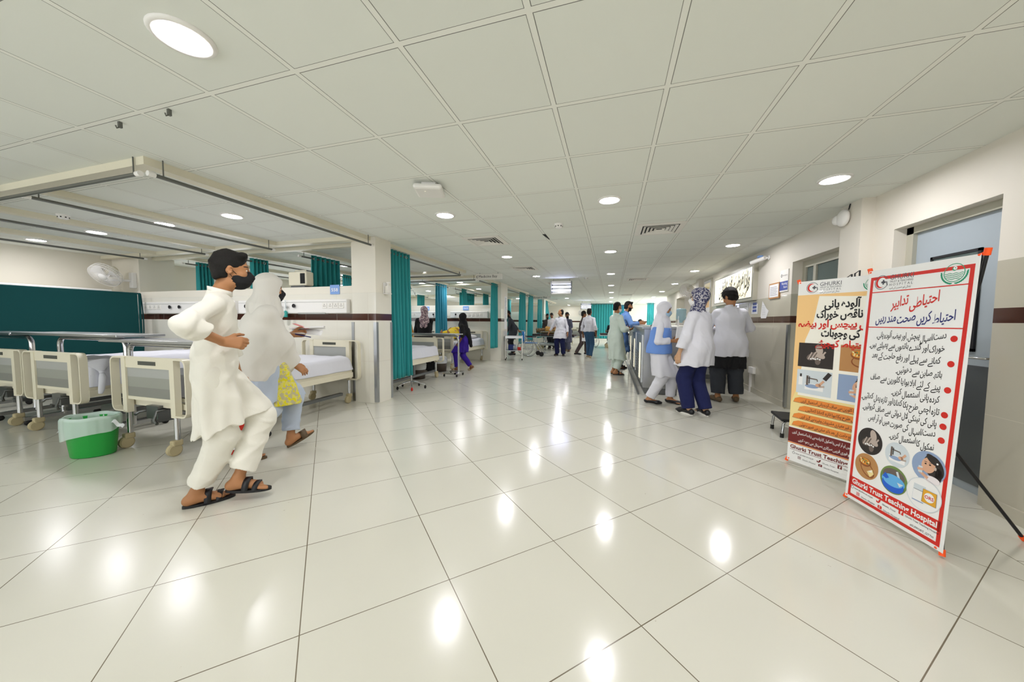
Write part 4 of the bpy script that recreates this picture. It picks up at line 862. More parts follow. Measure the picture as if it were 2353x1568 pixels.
# overbed tables: steel top on a bridge of bent chrome tube with a wheeled runner each side
def overbed(label, x0, x1, y, tx0, tx1, z=.985):
    t = thing('overbed_table', label, 'overbed table', ((x0+x1)/2, y, 0), 0, 'overbed tables'); c = (x0+x1)/2
    MB().box((tx0-c, -.2, z), (tx1-c, .2, z+.028), bev=.006).build('top', _M['steel'], t)
    r = .09; pts = [(x0-c, 0, .07)]+arc((x0-c+r, 0, z-.03-r), r, PI, PI/2, 6)+arc((x1-c-r, 0, z-.03-r), r, PI/2, 0, 6)+[(x1-c, 0, .07)]
    MB().tube(pts, .025, 14).build('bridge_tube', _M['chrome'], t)
    for x in (x0-c, x1-c):
        b = MB().box((x-.02, -.3, .06), (x+.02, .3, .10)).build('runner', _M['steel'], t)
        for yy in (-.27, .27): MB().lathe([(.0001, -.014), (.03, -.014), (.032, 0), (.03, .014), (.0001, .014)], 14, c=(x, yy, .032), axis='x').build('caster', _M['rubber'], b)
    return t
overbed('steel overbed table across the corridor bed, partly behind the boy', -5.02, -3.42, 2.34, -5.1, -3.45)
overbed('steel overbed table across the bed with the knotted sheet', -6.37, -5.12, 2.36, -6.82, -4.84, 1.03)
overbed('steel overbed table at the left picture edge', -7.95, -6.98, 2.36, -8.1, -6.86, 1.02)
def cantilever(label, x, y, rz=0, L=1.35):
    t = thing('overbed_table', label, 'overbed table', (x, y, 0), rz, 'overbed tables')
    MB().box((-L, -.2, .92), (.02, .2, .945), bev=.005).build('top', _M['steel'], t)
    MB().tube([(0, 0, .07)]+arc((-.12, 0, .78), .12, 0, PI/2, 6)+[(-L+.2, 0, .9)], .022, 12).build('post', _M['chrome'], t)
    b = MB().box((-.3, -.18, .06), (.06, -.14, .09)).box((-.3, .14, .06), (.06, .18, .09)).box((-.02, -.18, .06), (.02, .18, .09)).build('base', _M['chrome'], t)
    for xx in (-.27, .03):
        for yy in (-.16, .16): MB().sph((xx, yy, .032), (.018, .032, .032), n=10, rings=6).build('caster', _M['rubber'], b)
cantilever('overbed table with one chrome post at the end of the second bay bed', -3.26, 6.86)
# ward screen, cabinet
t = thing('ward_screen', 'dark green cloth ward screen standing along the left wall', 'screen', (-8.3, 1.3, 0))
MB().grid(lambda u, v: (.012*math.sin(26*u)*(.3+.7*v)+.008*math.sin(9*u+2), 2.76*u, 1.695-1.57*v), 70, 14).grid(lambda u, v: (-.03+.012*math.sin(26*u), 2.76*u, 1.69-1.57*v), 50, 8).tube([(-.015, .0, 1.69), (-.015, 2.76, 1.69)], .016, 10).grid(lambda u, v: (-.03+.042*u+.02*v, 2.76+.02*math.sin(5*v), 1.69-1.57*v), 3, 12).build('cloth', _M['teal_dark'], t)
for yy in (.03, 1.38, 2.72): MB().cyl((-.016, yy, .07), (-.016, yy, 1.68), .012, n=8).build('post', _M['chrome'], t); MB().box((-.2, yy-.015, .05), (.17, yy+.015, .075)).sph((-.18, yy, .026), .026, n=10, rings=6).sph((.15, yy, .026), .026, n=10, rings=6).build('foot', _M['steel_dark'], t)
t = thing('cabinet', 'pale cabinet top showing above the dark green screen', 'cabinet', (-9.05, 2.6, 0)); MB().box((-.33, 0, 0), (.28, 1.3, 1.76), bev=.01).build('body', _M['white_plastic'], t); MB().box((.28, .02, .1), (.295, .64, 1.7)).build('door', _M['white_plastic'], t); MB().box((.28, .66, .1), (.295, 1.28, 1.7)).build('door', _M['white_plastic'], t)
# bedhead trunking on the partitions
def trunk(label, xa, xb, y, socks, outs, lens):
    t = thing('bedhead_unit', label, 'bedhead unit', ((xa+xb)/2, y, 1.33), 0, 'bedhead service units'); c = (xa+xb)/2
    MB().box((xa-c, -.085, 0), (xb-c, 0, .21), bev=.012).build('housing', _M['white_plastic'], t)
    MB().box((xa-c+.01, -.088, .168), (xb-c-.01, -.084, .172)).build('seam', _M['panel_b'], t)
    for x in socks:
        s = MB().box((x-.042-c, -.094, .075), (x+.042-c, -.084, .155), bev=.003).build('socket', _M['paint_white'], t)
        for dx, dz in ((0, .018), (-.014, -.008), (.014, -.008)): MB().box((x+dx-c-.004, -.0955, .115+dz-.006), (x+dx-c+.004, -.0935, .115+dz+.006)).build('pin_hole', _M['void'], s)
    for x in outs: MB().lathe([(.0001, 0), (.024, 0), (.03, .006), (.03, .014)], 18, c=(x-c, -.097, .115), axis='y').build('gas_outlet', _M['black_plastic'], t)
    for x0, x1 in lens: MB().box((x0-c, -.092, -.012), (x1-c, -.02, .012), bev=.006).build('light_lens', _M['panel_a'], t)
    return t
trunk('long white bedhead unit with sockets over the corridor bed', -5.95, -3.76, 4.2, (-4.16, -4.05, -3.95, -3.85, -5.42, -5.31, -5.2), (-4.74, -5.75), ((-4.68, -4.15),))
trunk('white bedhead unit with sockets beyond the dark green screen', -8.45, -6.02, 4.2, (-8.27, -8.15, -8.03, -7.91), (-7.6, -7.35, -6.4), ((-7.3, -6.8),))
trunk('white bedhead unit on the second partition above the yellow patient', -5.0, -3.72, 10., (-4.33, -4.2, -4.07, -3.94), (-4.8,), ())
trunk('white bedhead unit on the second partition left of the blue curtain', -6.9, -5.2, 10., (-6.6, -6.45, -6.3), (-5.6,), ())
for x, m, lb in ((-5.02, 'flow_green', 'green flowmeter bottle hanging from the bedhead unit'), (-4.9, 'flow_teal', 'teal flowmeter bottle hanging from the bedhead unit')):
    t = thing('flowmeter', lb, 'flowmeter', (x, 4.09, 1.34)); MB().lathe([(.0001, -.07), (.026, -.07), (.028, -.06), (.028, .0), (.02, .02), (.012, .03)], 18).build('bottle', _M[m], t)
    MB().cyl((0, 0, .03), (0, 0, .2), .009, n=10).build('flow_tube', _M['clear_plastic'], t); MB().cyl((0, .01, .09), (0, .055, .09), .014, n=12).sph((.03, 0, .09), .016, n=10, rings=6).build('valve', _M['chrome'], t)
def plate(label, x, y, z, w, h, text):
    t = thing('bed_number_plate', label, 'number plate', (x, y, z)); MB().box((-w/2, -.012, 0), (w/2, 0, h)).build('plate', _M['blue_label'], t)
    q = Print(_M); q.latin(text, -w*.36, w*.36, h*.3, h*.5, 'paper', 1, .015); o = q.build('number', t); o.rotation_euler = (PI/2, 0, 0); o.location = (0, -.0125, 0)
plate('blue bed number plate on the first partition reading 558', -4.04, 4.2, 1.62, .17, .14, '558'); plate('blue bed number plate on the second partition above the patient in yellow', -4.49, 10., 1.58, .2, .13, '563'); plate('blue bed number plate on the second partition above the pink scarf', -5.9, 10., 1.58, .2, .13, '564')
t = thing('patient_monitor', 'beige patient monitor standing on the partition top', 'monitor', (-4.78, 4.28, 1.74)); MB().box((-.19, -.07, .03), (.17, .08, .25), bev=.02).build('case', _M['cream_metal'], t); MB().box((.06, -.076, .06), (.15, -.068, .22)).build('screen', _M['void'], t); MB().box((-.15, -.06, 0), (.13, .07, .03)).build('base', _M['steel_dark'], t); MB().tube([(-.12, 0, .25), (-.12, 0, .275), (.1, 0, .275), (.1, 0, .25)], .008, 8).build('carry_handle', _M['cream_metal'], t)
# fans on wall brackets
def wall_fan(label, loc, head, aim, bracket):
    t = thing('wall_fan', label, 'fan', loc, 0, 'wall fans'); aim = Vector(aim).normalized(); q = aim.to_track_quat('Z', 'Y').to_matrix().to_4x4(); M4 = Matrix.Translation(head) @ q
    g = MB(); R0 = .22
    for (r, z) in ((R0, .0), (R0*.98, .045), (R0*.98, -.045), (.07, .07)): g.tube([(r*math.cos(a), r*math.sin(a), z) for a in np.linspace(0, 2*PI, 37)[:-1]], .004, 6, closed=True)
    for k in range(56):
        a = 2*PI*k/56; c, s = math.cos(a), math.sin(a); g.tube([(.06*c, .06*s, .07), (.15*c, .15*s, .065), (R0*.98*c, R0*.98*s, .045), (R0*c, R0*s, 0), (R0*.98*c, R0*.98*s, -.045), (.07*c, .07*s, -.06)], .0026, 4, caps=False)
    g.xf(M4).build('cage', _M['white_plastic'], t)
    MB().lathe([(.0001, .078), (.06, .076), (.066, .068)], 24).xf(M4).build('badge', _M['white_plastic'], t)
    for k in range(3):
        a0 = 2*PI*k/3; bl = MB().grid(lambda u, v: ((.03+.165*u)*math.cos(a0+(v-.5)*1.25*(.55+.45*u)), (.03+.165*u)*math.sin(a0+(v-.5)*1.25*(.55+.45*u)), (v-.5)*.045), 8, 8); bl.xf(M4).build('blade', _M['white_plastic'], t)
    MB().lathe([(.0001, -.2), (.06, -.195), (.08, -.16), (.085, -.09), (.07, -.06), (.0001, -.06)], 20).xf(M4).build('motor_housing', _M['cream_metal'], t)
    b = MB(); b.tube([M4 @ Vector((0, 0, -.14)), Vector(head)+Vector(bracket)*.45+Vector((0, 0, -.09)), Vector(bracket)+Vector((0, 0, -.05))+Vector(head)*.0], .022, 10); bp = Vector(bracket); b.box((bp.x-.05, bp.y-.035, bp.z-.19), (bp.x+.05, bp.y+.035, bp.z+.1), bev=.01); b.build('bracket', _M['white_plastic'], t)
    return t
wall_fan('white wall fan above the dark green screen in the front bay', (-8.72, 4.165, 2.0), (-.06, -.33, .02), (.25, -.7, -.65), (0, 0, 0))
wall_fan('pale wall fan on the right wall behind the patterned headscarf', (2.365, 11.0-.12, 2.12), (-.34, -.25, .0), (-.6, -.5, -.55), (0, -.0, 0))
wall_fan('far wall fan on the end wall right of the balding person in white', (-2.2, 24.96, 1.9), (.1, -.45, .0), (.1, -.9, -.3), (0, 0, 0))
# front bay bin with its film liner
t = thing('waste_bin', 'green oval waste bin with a pale plastic liner on the tiles', 'bin', (-4.45, 1.80, 0), .6)
MB().lathe([(.0001, .002), (.125, .002), (.13, .01), (.16, .33), (.164, .335), (.156, .335), (.126, .015), (.0001, .012)], 36, sx=1.12, sy=.82).build('bucket', _M['plastic_green'], t)
def liner(u, v):
    a = 2*PI*u; wob = .003*math.sin(9*a)+.002*math.sin(23*a); prof = ((.128, .12), (.152, .33), (.160, .362), (.170, .345), (.172, .28), (.170, .215+.045*math.sin(a+1.)+.015*math.sin(3*a)))
    k = min(int(v*5), 4); q = v*5-k; r = prof[k][0]*(1-q)+prof[k+1][0]*q+wob*(v > .1); z = prof[k][1]*(1-q)+prof[k+1][1]*q
    return (1.13*r*math.cos(a), .83*r*math.sin(a), z+.004*math.sin(5*a)*(v > .3))
MB().grid(liner, 72, 20).build('liner', _M['bag_film'], t)
MB().grid(lambda u, v: (.18+.1*u, -.08+.03*v-.04*u, .30-.05*u+.02*v+.01*math.sin(9*u)), 6, 4).grid(lambda u, v: (-.18-.08*u, .03*v-.02*u+.05, .26-.05*u+.02*v), 6, 4).build('liner_ear', _M['bag_white'], t)
def bin2(label, x, y):
    t = thing('waste_bin', label, 'bin', (x, y, 0), 0, 'brown waste bins'); MB().lathe([(.0001, .002), (.13, .002), (.15, .3), (.145, .3), (.125, .01), (.0001, .01)], 24).build('bucket', _M['brown_bin'], t); MB().lathe([(.146, .2), (.157, .24), (.16, .31), (.13, .36), (.1, .33)], 24).build('liner', _M['bag_white'], t)
bin2('brown bin with white liner under the bed behind the drip stand', -3.92, 6.3); bin2('brown bin with white liner between the beds of the second bay', -4.0, 7.42)
# drip stand
t = thing('drip_stand', 'chrome drip stand on five casters beside the first teal curtain', 'drip stand', (-3.46, 5.31, 0)); MB().cyl((0, 0, .1), (0, 0, 1.05), .013, n=12).cyl((0, 0, 1.05), (0, 0, 1.76), .008, n=10).build('pole', _M['chrome'], t); MB().cyl((0, 0, 1.03), (0, 0, 1.08), .02, n=12).build('clamp', _M['black_plastic'], t)
MB().tube([(-.1, 0, 1.74), (-.09, 0, 1.70), (-.06, 0, 1.76), (.06, 0, 1.76), (.09, 0, 1.70), (.1, 0, 1.74)], .004, 6).build('hook', _M['chrome'], t)
for k in range(5):
    a = 2*PI*k/5+.3; l = MB().tube([(0, 0, .13), (.13*math.cos(a), .13*math.sin(a), .11), (.25*math.cos(a), .25*math.sin(a), .07)], .013, 8).build('leg', _M['chrome'], t); MB().sph((.25*math.cos(a), .25*math.sin(a), .032), (.02, .02, .032), n=10, rings=8).build('caster', _M['red' if k == 4 else 'rubber'], l)
# column fittings
t = thing('sanitizer_bottle', 'white hand sanitizer pump bottle in a holder on the first column', 'sanitizer', (-3.275, 4.36, 1.62)); MB().box((0, -.045, 0), (.012, .045, .17)).box((.012, -.045, 0), (.085, .045, .012)).build('holder', _M['white_plastic'], t); MB().box((.018, -.035, .013), (.078, .035, .125), bev=.012).build('bottle', _M['paint_white'], t); MB().cyl((.048, 0, .12), (.048, 0, .165), .01, n=10).box((.03, -.012, .163), (.09, .012, .178)).build('pump', _M['white_plastic'], t)
q = Print(_M); q.rect(0, 0, .25, 1.05, 'paper', 1); rr = random.Random(3)
for k in range(30):
    y_ = .3+.024*k; q.rect(.05+rr.random()*.04, y_, .14+rr.random()*.07, y_+.009, 'ink_grey', 2)
o = q.build('wall_chart'); o.rotation_euler = (PI/2, 0, PI/2); tag(o, 'narrow paper chart taped to the second column', 'chart', None, (-3.298, 10.32, .98))
# hanging direction signs
def hang_sign(label, x, y, z, w, h, text):
    t = thing('hanging_sign', label, 'sign', (x, y, z)); MB().box((-w/2, -.012, 0), (w/2, .012, h)).build('panel', _M['paint_white'], t); MB().box((-w/2, -.018, -.014), (w/2, .018, .004)).build('edge_strip', _M['paint_white'], t)
    for sx in (-1, 1): MB().cyl((sx*w*.34, 0, h), (sx*w*.34, 0, CEIL-z), .004, n=6).build('wire', _M['rail_grey'], t)
    q = Print(_M); q.latin(text, -w*.38, w*.32, h*.28, h*.72, 'ink_black', 1, 0); r_ = Print(_M); r_.stroke([(-w*.425, h*.75), (-w*.46, h*.48), (-w*.425, h*.2)], h*.11, 'ink_black', 1)
    for nm_, z_ in (('lettering', q), ('arrow', r_)): o = z_.build(nm_, t); o.rotation_euler = (PI/2, 0, 0); o.location = (0, -.0125, 0)
hang_sign('white hanging sign reading Medicine Bay', -2.95, 7.95, 2.275, .70, .125, 'Medicine Bay'); hang_sign('far white hanging sign reading Surgery Bay', -3.07, 15., 2.255, .86, .13, 'Surgery Bay')
# insect lamps
def tube_lamp(label, x, y, zb, w=.56, h=.35):
    t = thing('insect_lamp', label, 'lamp', (x, y, zb), 0, 'hanging tube lamps')
    for sx in (-1, 1): MB().box((sx*w/2-.012, -.06, 0), (sx*w/2+.012, .06, h)).build('side_frame', _M['steel_dark'], t)
    MB().box((-w/2, -.055, h-.075), (w/2, .055, h), bev=.01).build('top_cover', _M['white_plastic'], t); MB().box((-w/2, -.06, 0), (w/2, .06, .015)).build('tray', _M['white_plastic'], t)
    for k, z in enumerate((.1, .2)): MB().cyl((-w/2+.02, 0, z), (w/2-.02, 0, z), .017, n=12).build('tube', _M['tube_lamp'], t)
    MB().box((-w/2, .03, .02), (w/2, .034, h-.08)).build('grid_back', _M['chrome'], t)
    for sx in (-1, 1): MB().tube([(sx*w*.42, 0, h), (sx*w*.40, 0, CEIL-zb)], .004, 6).build('chain', _M['rail_grey'], t)
tube_lamp('insect lamp with lit blue-white tubes hanging over the corridor', -1.38, 9.55, 2.01); tube_lamp('far insect lamp with lit tubes hanging above the man in jeans', -1.42, 19.6, 1.95, .56, .36)
# right wall fittings
def on_right(q, name, x, y0, z0, par=None):     # print frame: u runs toward the camera along the wall, v up
    o = q.build(name, par); o.rotation_euler = (PI/2, 0, -PI/2); o.location = (x, y0, z0); return o
q = Print(_M, .001); w_, h_ = 2.36, .645
t = thing('calligraphy_sign', 'large framed illuminated sign with black calligraphy on the right wall', 'sign', (2.4, 9.2, 1.62)); MB().box((-.07, -w_, 0), (0, 0, h_)).build('case', _M['jamb'], t)
q.rect(.1, .06, w_-.06, h_-.06, 'lit_sign', 1); q.frame(.085, .045, w_-.045, h_-.045, .015, 'steel_dark', 1)
q.urdu('وإذا مرضت فهو يشفين', .42, w_-.15, .27, .36, 'ink_black', 2, .03, .16); q.urdu('اور جب میں بیمار ہوتا ہوں تو وہی شفا دیتا ہے', .5, w_-.3, .11, .14, 'ink_black', 2, .02)
for x, y in ((2.17, .46), (2.02, .52), (1.86, .5), (1.62, .49), (1.47, .47), (1.25, .43), (1.1, .45), (.95, .41), (.8, .39), (1.3, .5)): q.stroke([(x, y), (x+.05, y+.06)], .013, 'ink_black', 2)
q.ring(.26, .3, .05, .058, 'ink_black', 2); q.stroke([(.24, .42), (.28, .45), (.26, .48), (.29, .5)], .012, 'ink_black', 2)
o = on_right(q, 'lettering', -.071, 0, 0, t)
t = thing('framed_certificate', 'small framed certificate below the blue and white office sign', 'certificate', (2.4, 6.34, 1.60)); MB().box((-.02, -.34, 0), (0, 0, .235)).build('frame', _M['photo_wood'], t); q = Print(_M); q.rect(.02, .02, .32, .215, 'paper', 1)
for k in range(6): q.rect(.05, .05+.024*k, .29-.02*(k % 2), .056+.024*k, 'ink_grey', 2)
on_right(q, 'sheet', -.0205, 0, 0, t)
t = thing('door_sign', 'white and blue sign reading Nursing Room beside the glazed door', 'sign', (2.4, 6.0, 1.68)); MB().box((-.012, -.24, 0), (0, 0, .315)).build('plate', _M['paint_white'], t); q = Print(_M); q.rect(0, .02, .24, .15, 'blue_sign', 1); q.latin('Nursing', .06, .22, .1, .05, 'paper', 2, .01); q.latin('Room', .12, .22, .05, .05, 'paper', 2, .01); q.ring(.045, .235, .012, .022, 'ink_black', 1); q.latin('Emergency', .08, .22, .227, .03, 'ink_black', 1); on_right(q, 'lettering', -.0125, 0, 0, t)
def sheet(label, y0, z0, w, h, kind=0, group='papers taped to the right wall'):
    q = Print(_M); q.rect(0, 0, w, h, 'paper', 0)
    if kind == 1:
        for k in range(3): q.rect(.05, .035+.06*k, w-.05, .08+.06*k, 'blue_sign', 1)
    elif kind == 2:
        q = Print(_M); q.poly([(0, .05), (.02, 0), (w*.72, .0), (w, .12), (w*.72, h*.55), (.05, h)], 'paper', 0)
        for k in range(6): q.rect(.05, .06+.03*k, w*.6, .063+.03*k, 'ink_grey', 1)
    else:
        for k in range(8): q.rect(.03, .04+(h-.08)*k/8, w-.05-.03*(k % 3), .046+(h-.08)*k/8, 'ink_grey', 1)
    o = q.build('notice_paper'); o.rotation_euler = (PI/2, 0, -PI/2); tag(o, label, 'paper', group, (2.397, y0, z0))
sheet('white paper with blue block lettering under the calligraphy sign', 7.06, 1.38, .27, .175, 1); sheet('curled white paper nearest the door on the right wall', 6.66, 1.30, .30, .29, 2); sheet('white paper on the wall beside the white coat seen from behind', 7.7, 1.35, .5, .24); sheet('wide white paper behind the head of the white coat seen from behind', 8.6, 1.36, .78, .22)
q = Print(_M); q.rect(0, 0, .62, .82, 'paper', 1); q.rect(.05, .12, .57, .55, 'peach_print', 2); q.rect(.05, .6, .57, .75, 'yellow_print', 2); q.ell(.3, .33, .12, .16, 'photo_face', 3); q.ell(.18, .3, .07, .12, 'photo_face', 3)
t = thing('wall_poster', 'framed red and white poster left of the calligraphy sign', 'poster', (2.4, 10.3, 1.5)); MB().box((-.03, -.68, -.02), (0, .02, .85)).build('frame', _M['jamb'], t); on_right(q, 'print', -.031, 0, 0, t)
t = thing('security_camera', 'white bullet security camera above the calligraphy sign corner', 'camera', (2.4, 6.42, 2.27)); MB().lathe([(.0001, 0), (.035, 0), (.035, .02), (.0001, .02)], 16, axis='x', c=(-.02, 0, 0)).tube([(-.02, 0, 0), (-.07, .02, -.01), (-.09, .05, -.01)], .014, 8).build('bracket', _M['white_plastic'], t); MB().cyl((-.06, .0, .0), (-.18, .22, -.045), .034, n=16).build('body', _M['white_plastic'], t); MB().cyl((-.178, .217, -.0445), (-.186, .232, -.0475), .026, n=16).build('lens', _M['black_plastic'], t); MB().box((-.13, .06, .02), (-.07, .13, .05)).build('junction_box', _M['blue_label'], t)
t = thing('wall_speaker', 'white round speaker on the wall pillar beside the door', 'speaker', (2.29, 4.36, 2.30)); MB().sph((-.035, 0, 0), (.04, .085, .085), n=20, rings=14).build('dome', _M['white_plastic'], t); MB().sph((-.05, .07, .0), (.035, .05, .05), n=14, rings=10).build('side_lobe', _M['white_plastic'], t); MB().tube([(0, -.02, .08), (-.01, -.05, .11), (-.0, -.04, .13)], .006, 6).build('cable', _M['black_plastic'], t)
t = thing('socket_box', 'white socket box low on the right wall behind the dark trousers', 'socket', (2.4, 6.95, .34)); MB().box((-.05, -.2, 0), (0, 0, .11), bev=.006).build('housing', _M['white_plastic'], t); MB().box((-.03, -.04, -.34), (0, 0, 0)).build('cable_trunk', _M['white_plastic'], t)
t = thing('metal_chair', 'chrome legged chair beside the wall behind the black trousers', 'chair', (2.05, 7.1, 0)); MB().box((-.2, -.2, .43), (.2, .2, .46), bev=.01).build('seat', _M['steel_dark'], t); MB().box((-.2, .18, .6), (.2, .21, .88), bev=.01).build('backrest', _M['steel_dark'], t)
for sx in (-1, 1): MB().tube([(sx*.18, -.22, .012), (sx*.18, .22, .012), (sx*.18, -.14, .43)], .011, 8).build('leg', _M['chrome'], t); MB().tube([(sx*.18, .17, .44), (sx*.18, .2, .88)], .011, 8).build('back_post', _M['chrome'], t)
# step stool
t = thing('step_stool', 'low black topped step stool with chrome legs beside the orange banner', 'stool', (2.02, 4.36, 0), -.12); MB().box((-.25, -.19, .175), (.25, .19, .205), bev=.008).build('top', _M['black_plastic'], t)
for sx in (-1, 1):
    for sy in (-1, 1):
        l = MB().tube([(sx*.2, sy*.15, .175), (sx*.225, sy*.165, .15), (sx*.235, sy*.17, .03)], .0125, 10).build('leg', _M['chrome'], t); MB().cyl((sx*.235, sy*.17, 0), (sx*.235, sy*.17, .045), .018, n=12).build('rubber_foot', _M['rubber'], l)
# reception counter
t = thing('reception_counter', 'long stainless steel reception counter at the right of the corridor', 'counter', (.5, 6.1, 0)); MB().box((.03, .02, .11), (.6, 5.1, 1.11)).build('body', _M['steel'], t)
MB().box((-.01, -.03, 1.11), (.66, 5.15, 1.15), bev=.008).build('top', _M['steel'], t); MB().box((.06, .06, 0), (.56, 5.05, .11)).build('plinth', _M['steel_dark'], t); MB().box((-.06, -.06, .0), (-.03, 5.1, .03)).build('kick_rail', _M['steel_dark'], t)
MB().box((.56, -.01, .0), (.66, .05, .11)).build('corner_foot', _M['white_plastic'], t)
for k in range(3):
    y0 = .25+1.6*k; p_ = MB().box((.01, y0, .16), (.03, y0+1.3, 1.0)).build('side_panel', _M['steel'], t); MB().box((.004, y0+.22, .2), (.012, y0+.27, .85)).box((.004, y0+.36, .2), (.012, y0+.41, .85)).build('light_strip', _M['lit_sign'], p_)
    l = MB()
    for j in range(9): l.box((.0, y0+.5, .2+.055*j), (.012, y0+1.25, .215+.055*j))
    l.build('louvre_grille', _M['steel_dark'], p_)
t = thing('side_counter', 'white topped side counter behind the women at reception', 'counter', (1.3, 8.2, 0)); MB().box((0, 0, .1), (.85, 2.6, 1.1)).build('body', _M['steel'], t); MB().box((-.03, -.03, 1.1), (.9, 2.65, 1.15), bev=.008).build('top', _M['paint_white'], t); MB().box((.03, .03, 0), (.8, 2.5, .1)).build('plinth', _M['steel_dark'], t)
t = thing('water_dispenser', 'water dispenser with an inverted blue bottle behind the counter', 'water dispenser', (1.99, 11.2, 0)); MB().box((-.16, -.16, 0), (.16, .16, 1.22), bev=.02).build('cabinet', _M['paint_white'], t); MB().lathe([(.04, 1.22), (.05, 1.27), (.13, 1.33), (.14, 1.36), (.132, 1.42), (.14, 1.48), (.132, 1.54), (.14, 1.6), (.12, 1.64), (.0001, 1.65)], 24).build('bottle', _M['water_blue'], t); MB().box((-.02, -.2, .95), (.02, -.16, 1.0)).build('tap', _M['blue_label'], t)
tag(MB().box((-.14, -.1, 0), (.14, .1, .02), bev=.006).sph((-.1, 0, .03), (.03, .05, .02)).sph((.1, 0, .03), (.03, .05, .02)).build('desk_phone', _M['black_plastic']), 'black desk phone on the reception counter top', 'phone', None, (.85, 6.9, 1.15))
tag(MB().box((-.15, -.2, 0), (.15, .2, .012)).box((-.11, -.16, .012), (.13, .18, .02)).build('paper_stack', _M['paper']), 'stack of papers on the counter under the hands of the man in blue', 'papers', None, (.72, 9.35, 1.15))
tag(MB().lathe([(.0001, 0), (.016, 0), (.016, .12), (.006, .14), (.004, .22), (.0001, .22)], 12).build('pen', _M['paper']), 'white pen standing on the counter behind the blue mask', 'pen', None, (1.42, 8.3, 1.15))
# ward trolley with things on it
t = thing('ward_trolley', 'white two shelf trolley on casters beside the second column', 'trolley', (-3.0, 10.42, 0), .25)
for sx in (-1, 1):
    for sy in (-1, 1): l = MB().cyl((sx*.26, sy*.2, .06), (sx*.26, sy*.2, .78), .014, n=10).build('leg', _M['paint_white'], t); MB().sph((sx*.26, sy*.2, .032), (.018, .032, .032), n=10, rings=8).build('caster', _M['rubber'], l)
MB().box((-.27, -.21, .7), (.27, .21, .715)).box((-.27, -.215, .7), (.27, -.205, .77)).box((-.27, .205, .7), (.27, .215, .77)).box((-.275, -.21, .7), (-.265, .21, .77)).box((.265, -.21, .7), (.275, .21, .77)).build('top_tray', _M['steel'], t); MB().box((-.27, -.21, .3), (.27, .21, .315)).build('lower_shelf', _M['steel'], t)
tag(MB().box((-.1, -.08, 0), (.1, .08, .18), bev=.02).build('sharps_box', _M['navy_box']), 'navy blue box on the lower trolley shelf', 'box', None, (-3.07, 10.39, .315))
for k, (x, y) in enumerate(((-2.98, 10.34), (-2.93, 10.42), (-2.96, 10.5))): tag(MB().lathe([(.0001, 0), (.035, 0), (.036, .12), (.015, .17), (.015, .2), (.0001, .2)], 14).build('saline_bottle', _M['clear_plastic']), ['clear bottle nearest the navy box on the trolley shelf', 'middle clear bottle on the trolley shelf', 'clear bottle at the back of the trolley shelf'][k], 'bottle', 'clear bottles on the trolley shelf', (x, y, .315))
tag(MB().box((-.05, -.03, 0), (.05, .03, .1)).build('medicine_carton', _M['red']), 'small red carton on the right of the trolley shelf', 'carton', None, (-2.82, 10.4, .315))
# wheelchair
def wheelchair(label, x, y, rz, seatm='blue_seat'):
    t = thing('wheelchair', label, 'wheelchair', (x, y, 0), rz, 'wheelchairs')
    for sx in (-1, 1):
        w = MB().tube([(sx*.27, .29*math.cos(a)-.05, .3+.29*math.sin(a)) for a in np.linspace(0, 2*PI, 37)[:-1]], .011, 8, closed=True).build('rear_wheel', _M['panel_c'], t)
        MB().tube([(sx*.305, .25*math.cos(a)-.05, .3+.25*math.sin(a)) for a in np.linspace(0, 2*PI, 33)[:-1]], .007, 6, closed=True).build('hand_rim', _M['chrome'], w)
        s = MB()
        for k in range(12): a = PI*k/6; s.cyl((sx*.27, -.05, .3), (sx*.27, -.05+.28*math.cos(a), .3+.28*math.sin(a)), .002, n=4)
        s.build('spokes', _M['chrome'], w); MB().lathe([(.0001, -.012), (.075, -.012), (.085, 0), (.075, .012), (.0001, .012)], 18, c=(sx*.24, .42, .085), axis='x').build('front_caster', _M['rubber'], t)
        MB().tube([(sx*.24, -.3, .92), (sx*.24, -.2, .9), (sx*.24, -.18, .25), (sx*.24, .4, .22), (sx*.24, .42, .1)], .012, 8).tube([(sx*.24, -.18, .68), (sx*.24, .24, .68), (sx*.24, .28, .45), (sx*.24, .4, .22)], .012, 8).tube([(sx*.24, -.18, .46), (sx*.24, .32, .46), (sx*.2, .5, .2), (sx*.2, .55, .14)], .012, 8).build('frame_tube', _M['chrome'], t)
        MB().box((sx*.27-.035, -.12, .69), (sx*.27+.035, .22, .715), bev=.01).build('armrest', _M['black_plastic'], t); MB().box((sx*.13-.07, .5, .1), (sx*.13+.07, .66, .115)).build('footplate', _M['chrome'], t)
    MB().box((-.23, -.17, .455), (.23, .3, .48), bev=.008).build('seat', _M[seatm], t); MB().grid(lambda u, v: ((u-.5)*.47, -.19-.03*math.sin(PI*u), .52+.36*v), 8, 4).build('backrest', _M[seatm], t).modifiers.new('s', 'SOLIDIFY').thickness = .012
    return t
wheelchair('blue seated wheelchair parked beside the white trolley', -2.85, 11.75, -1.1); wheelchair('far dark wheelchair beside the wide teal curtain', -1.0, 17.1, .6, 'black_plastic')
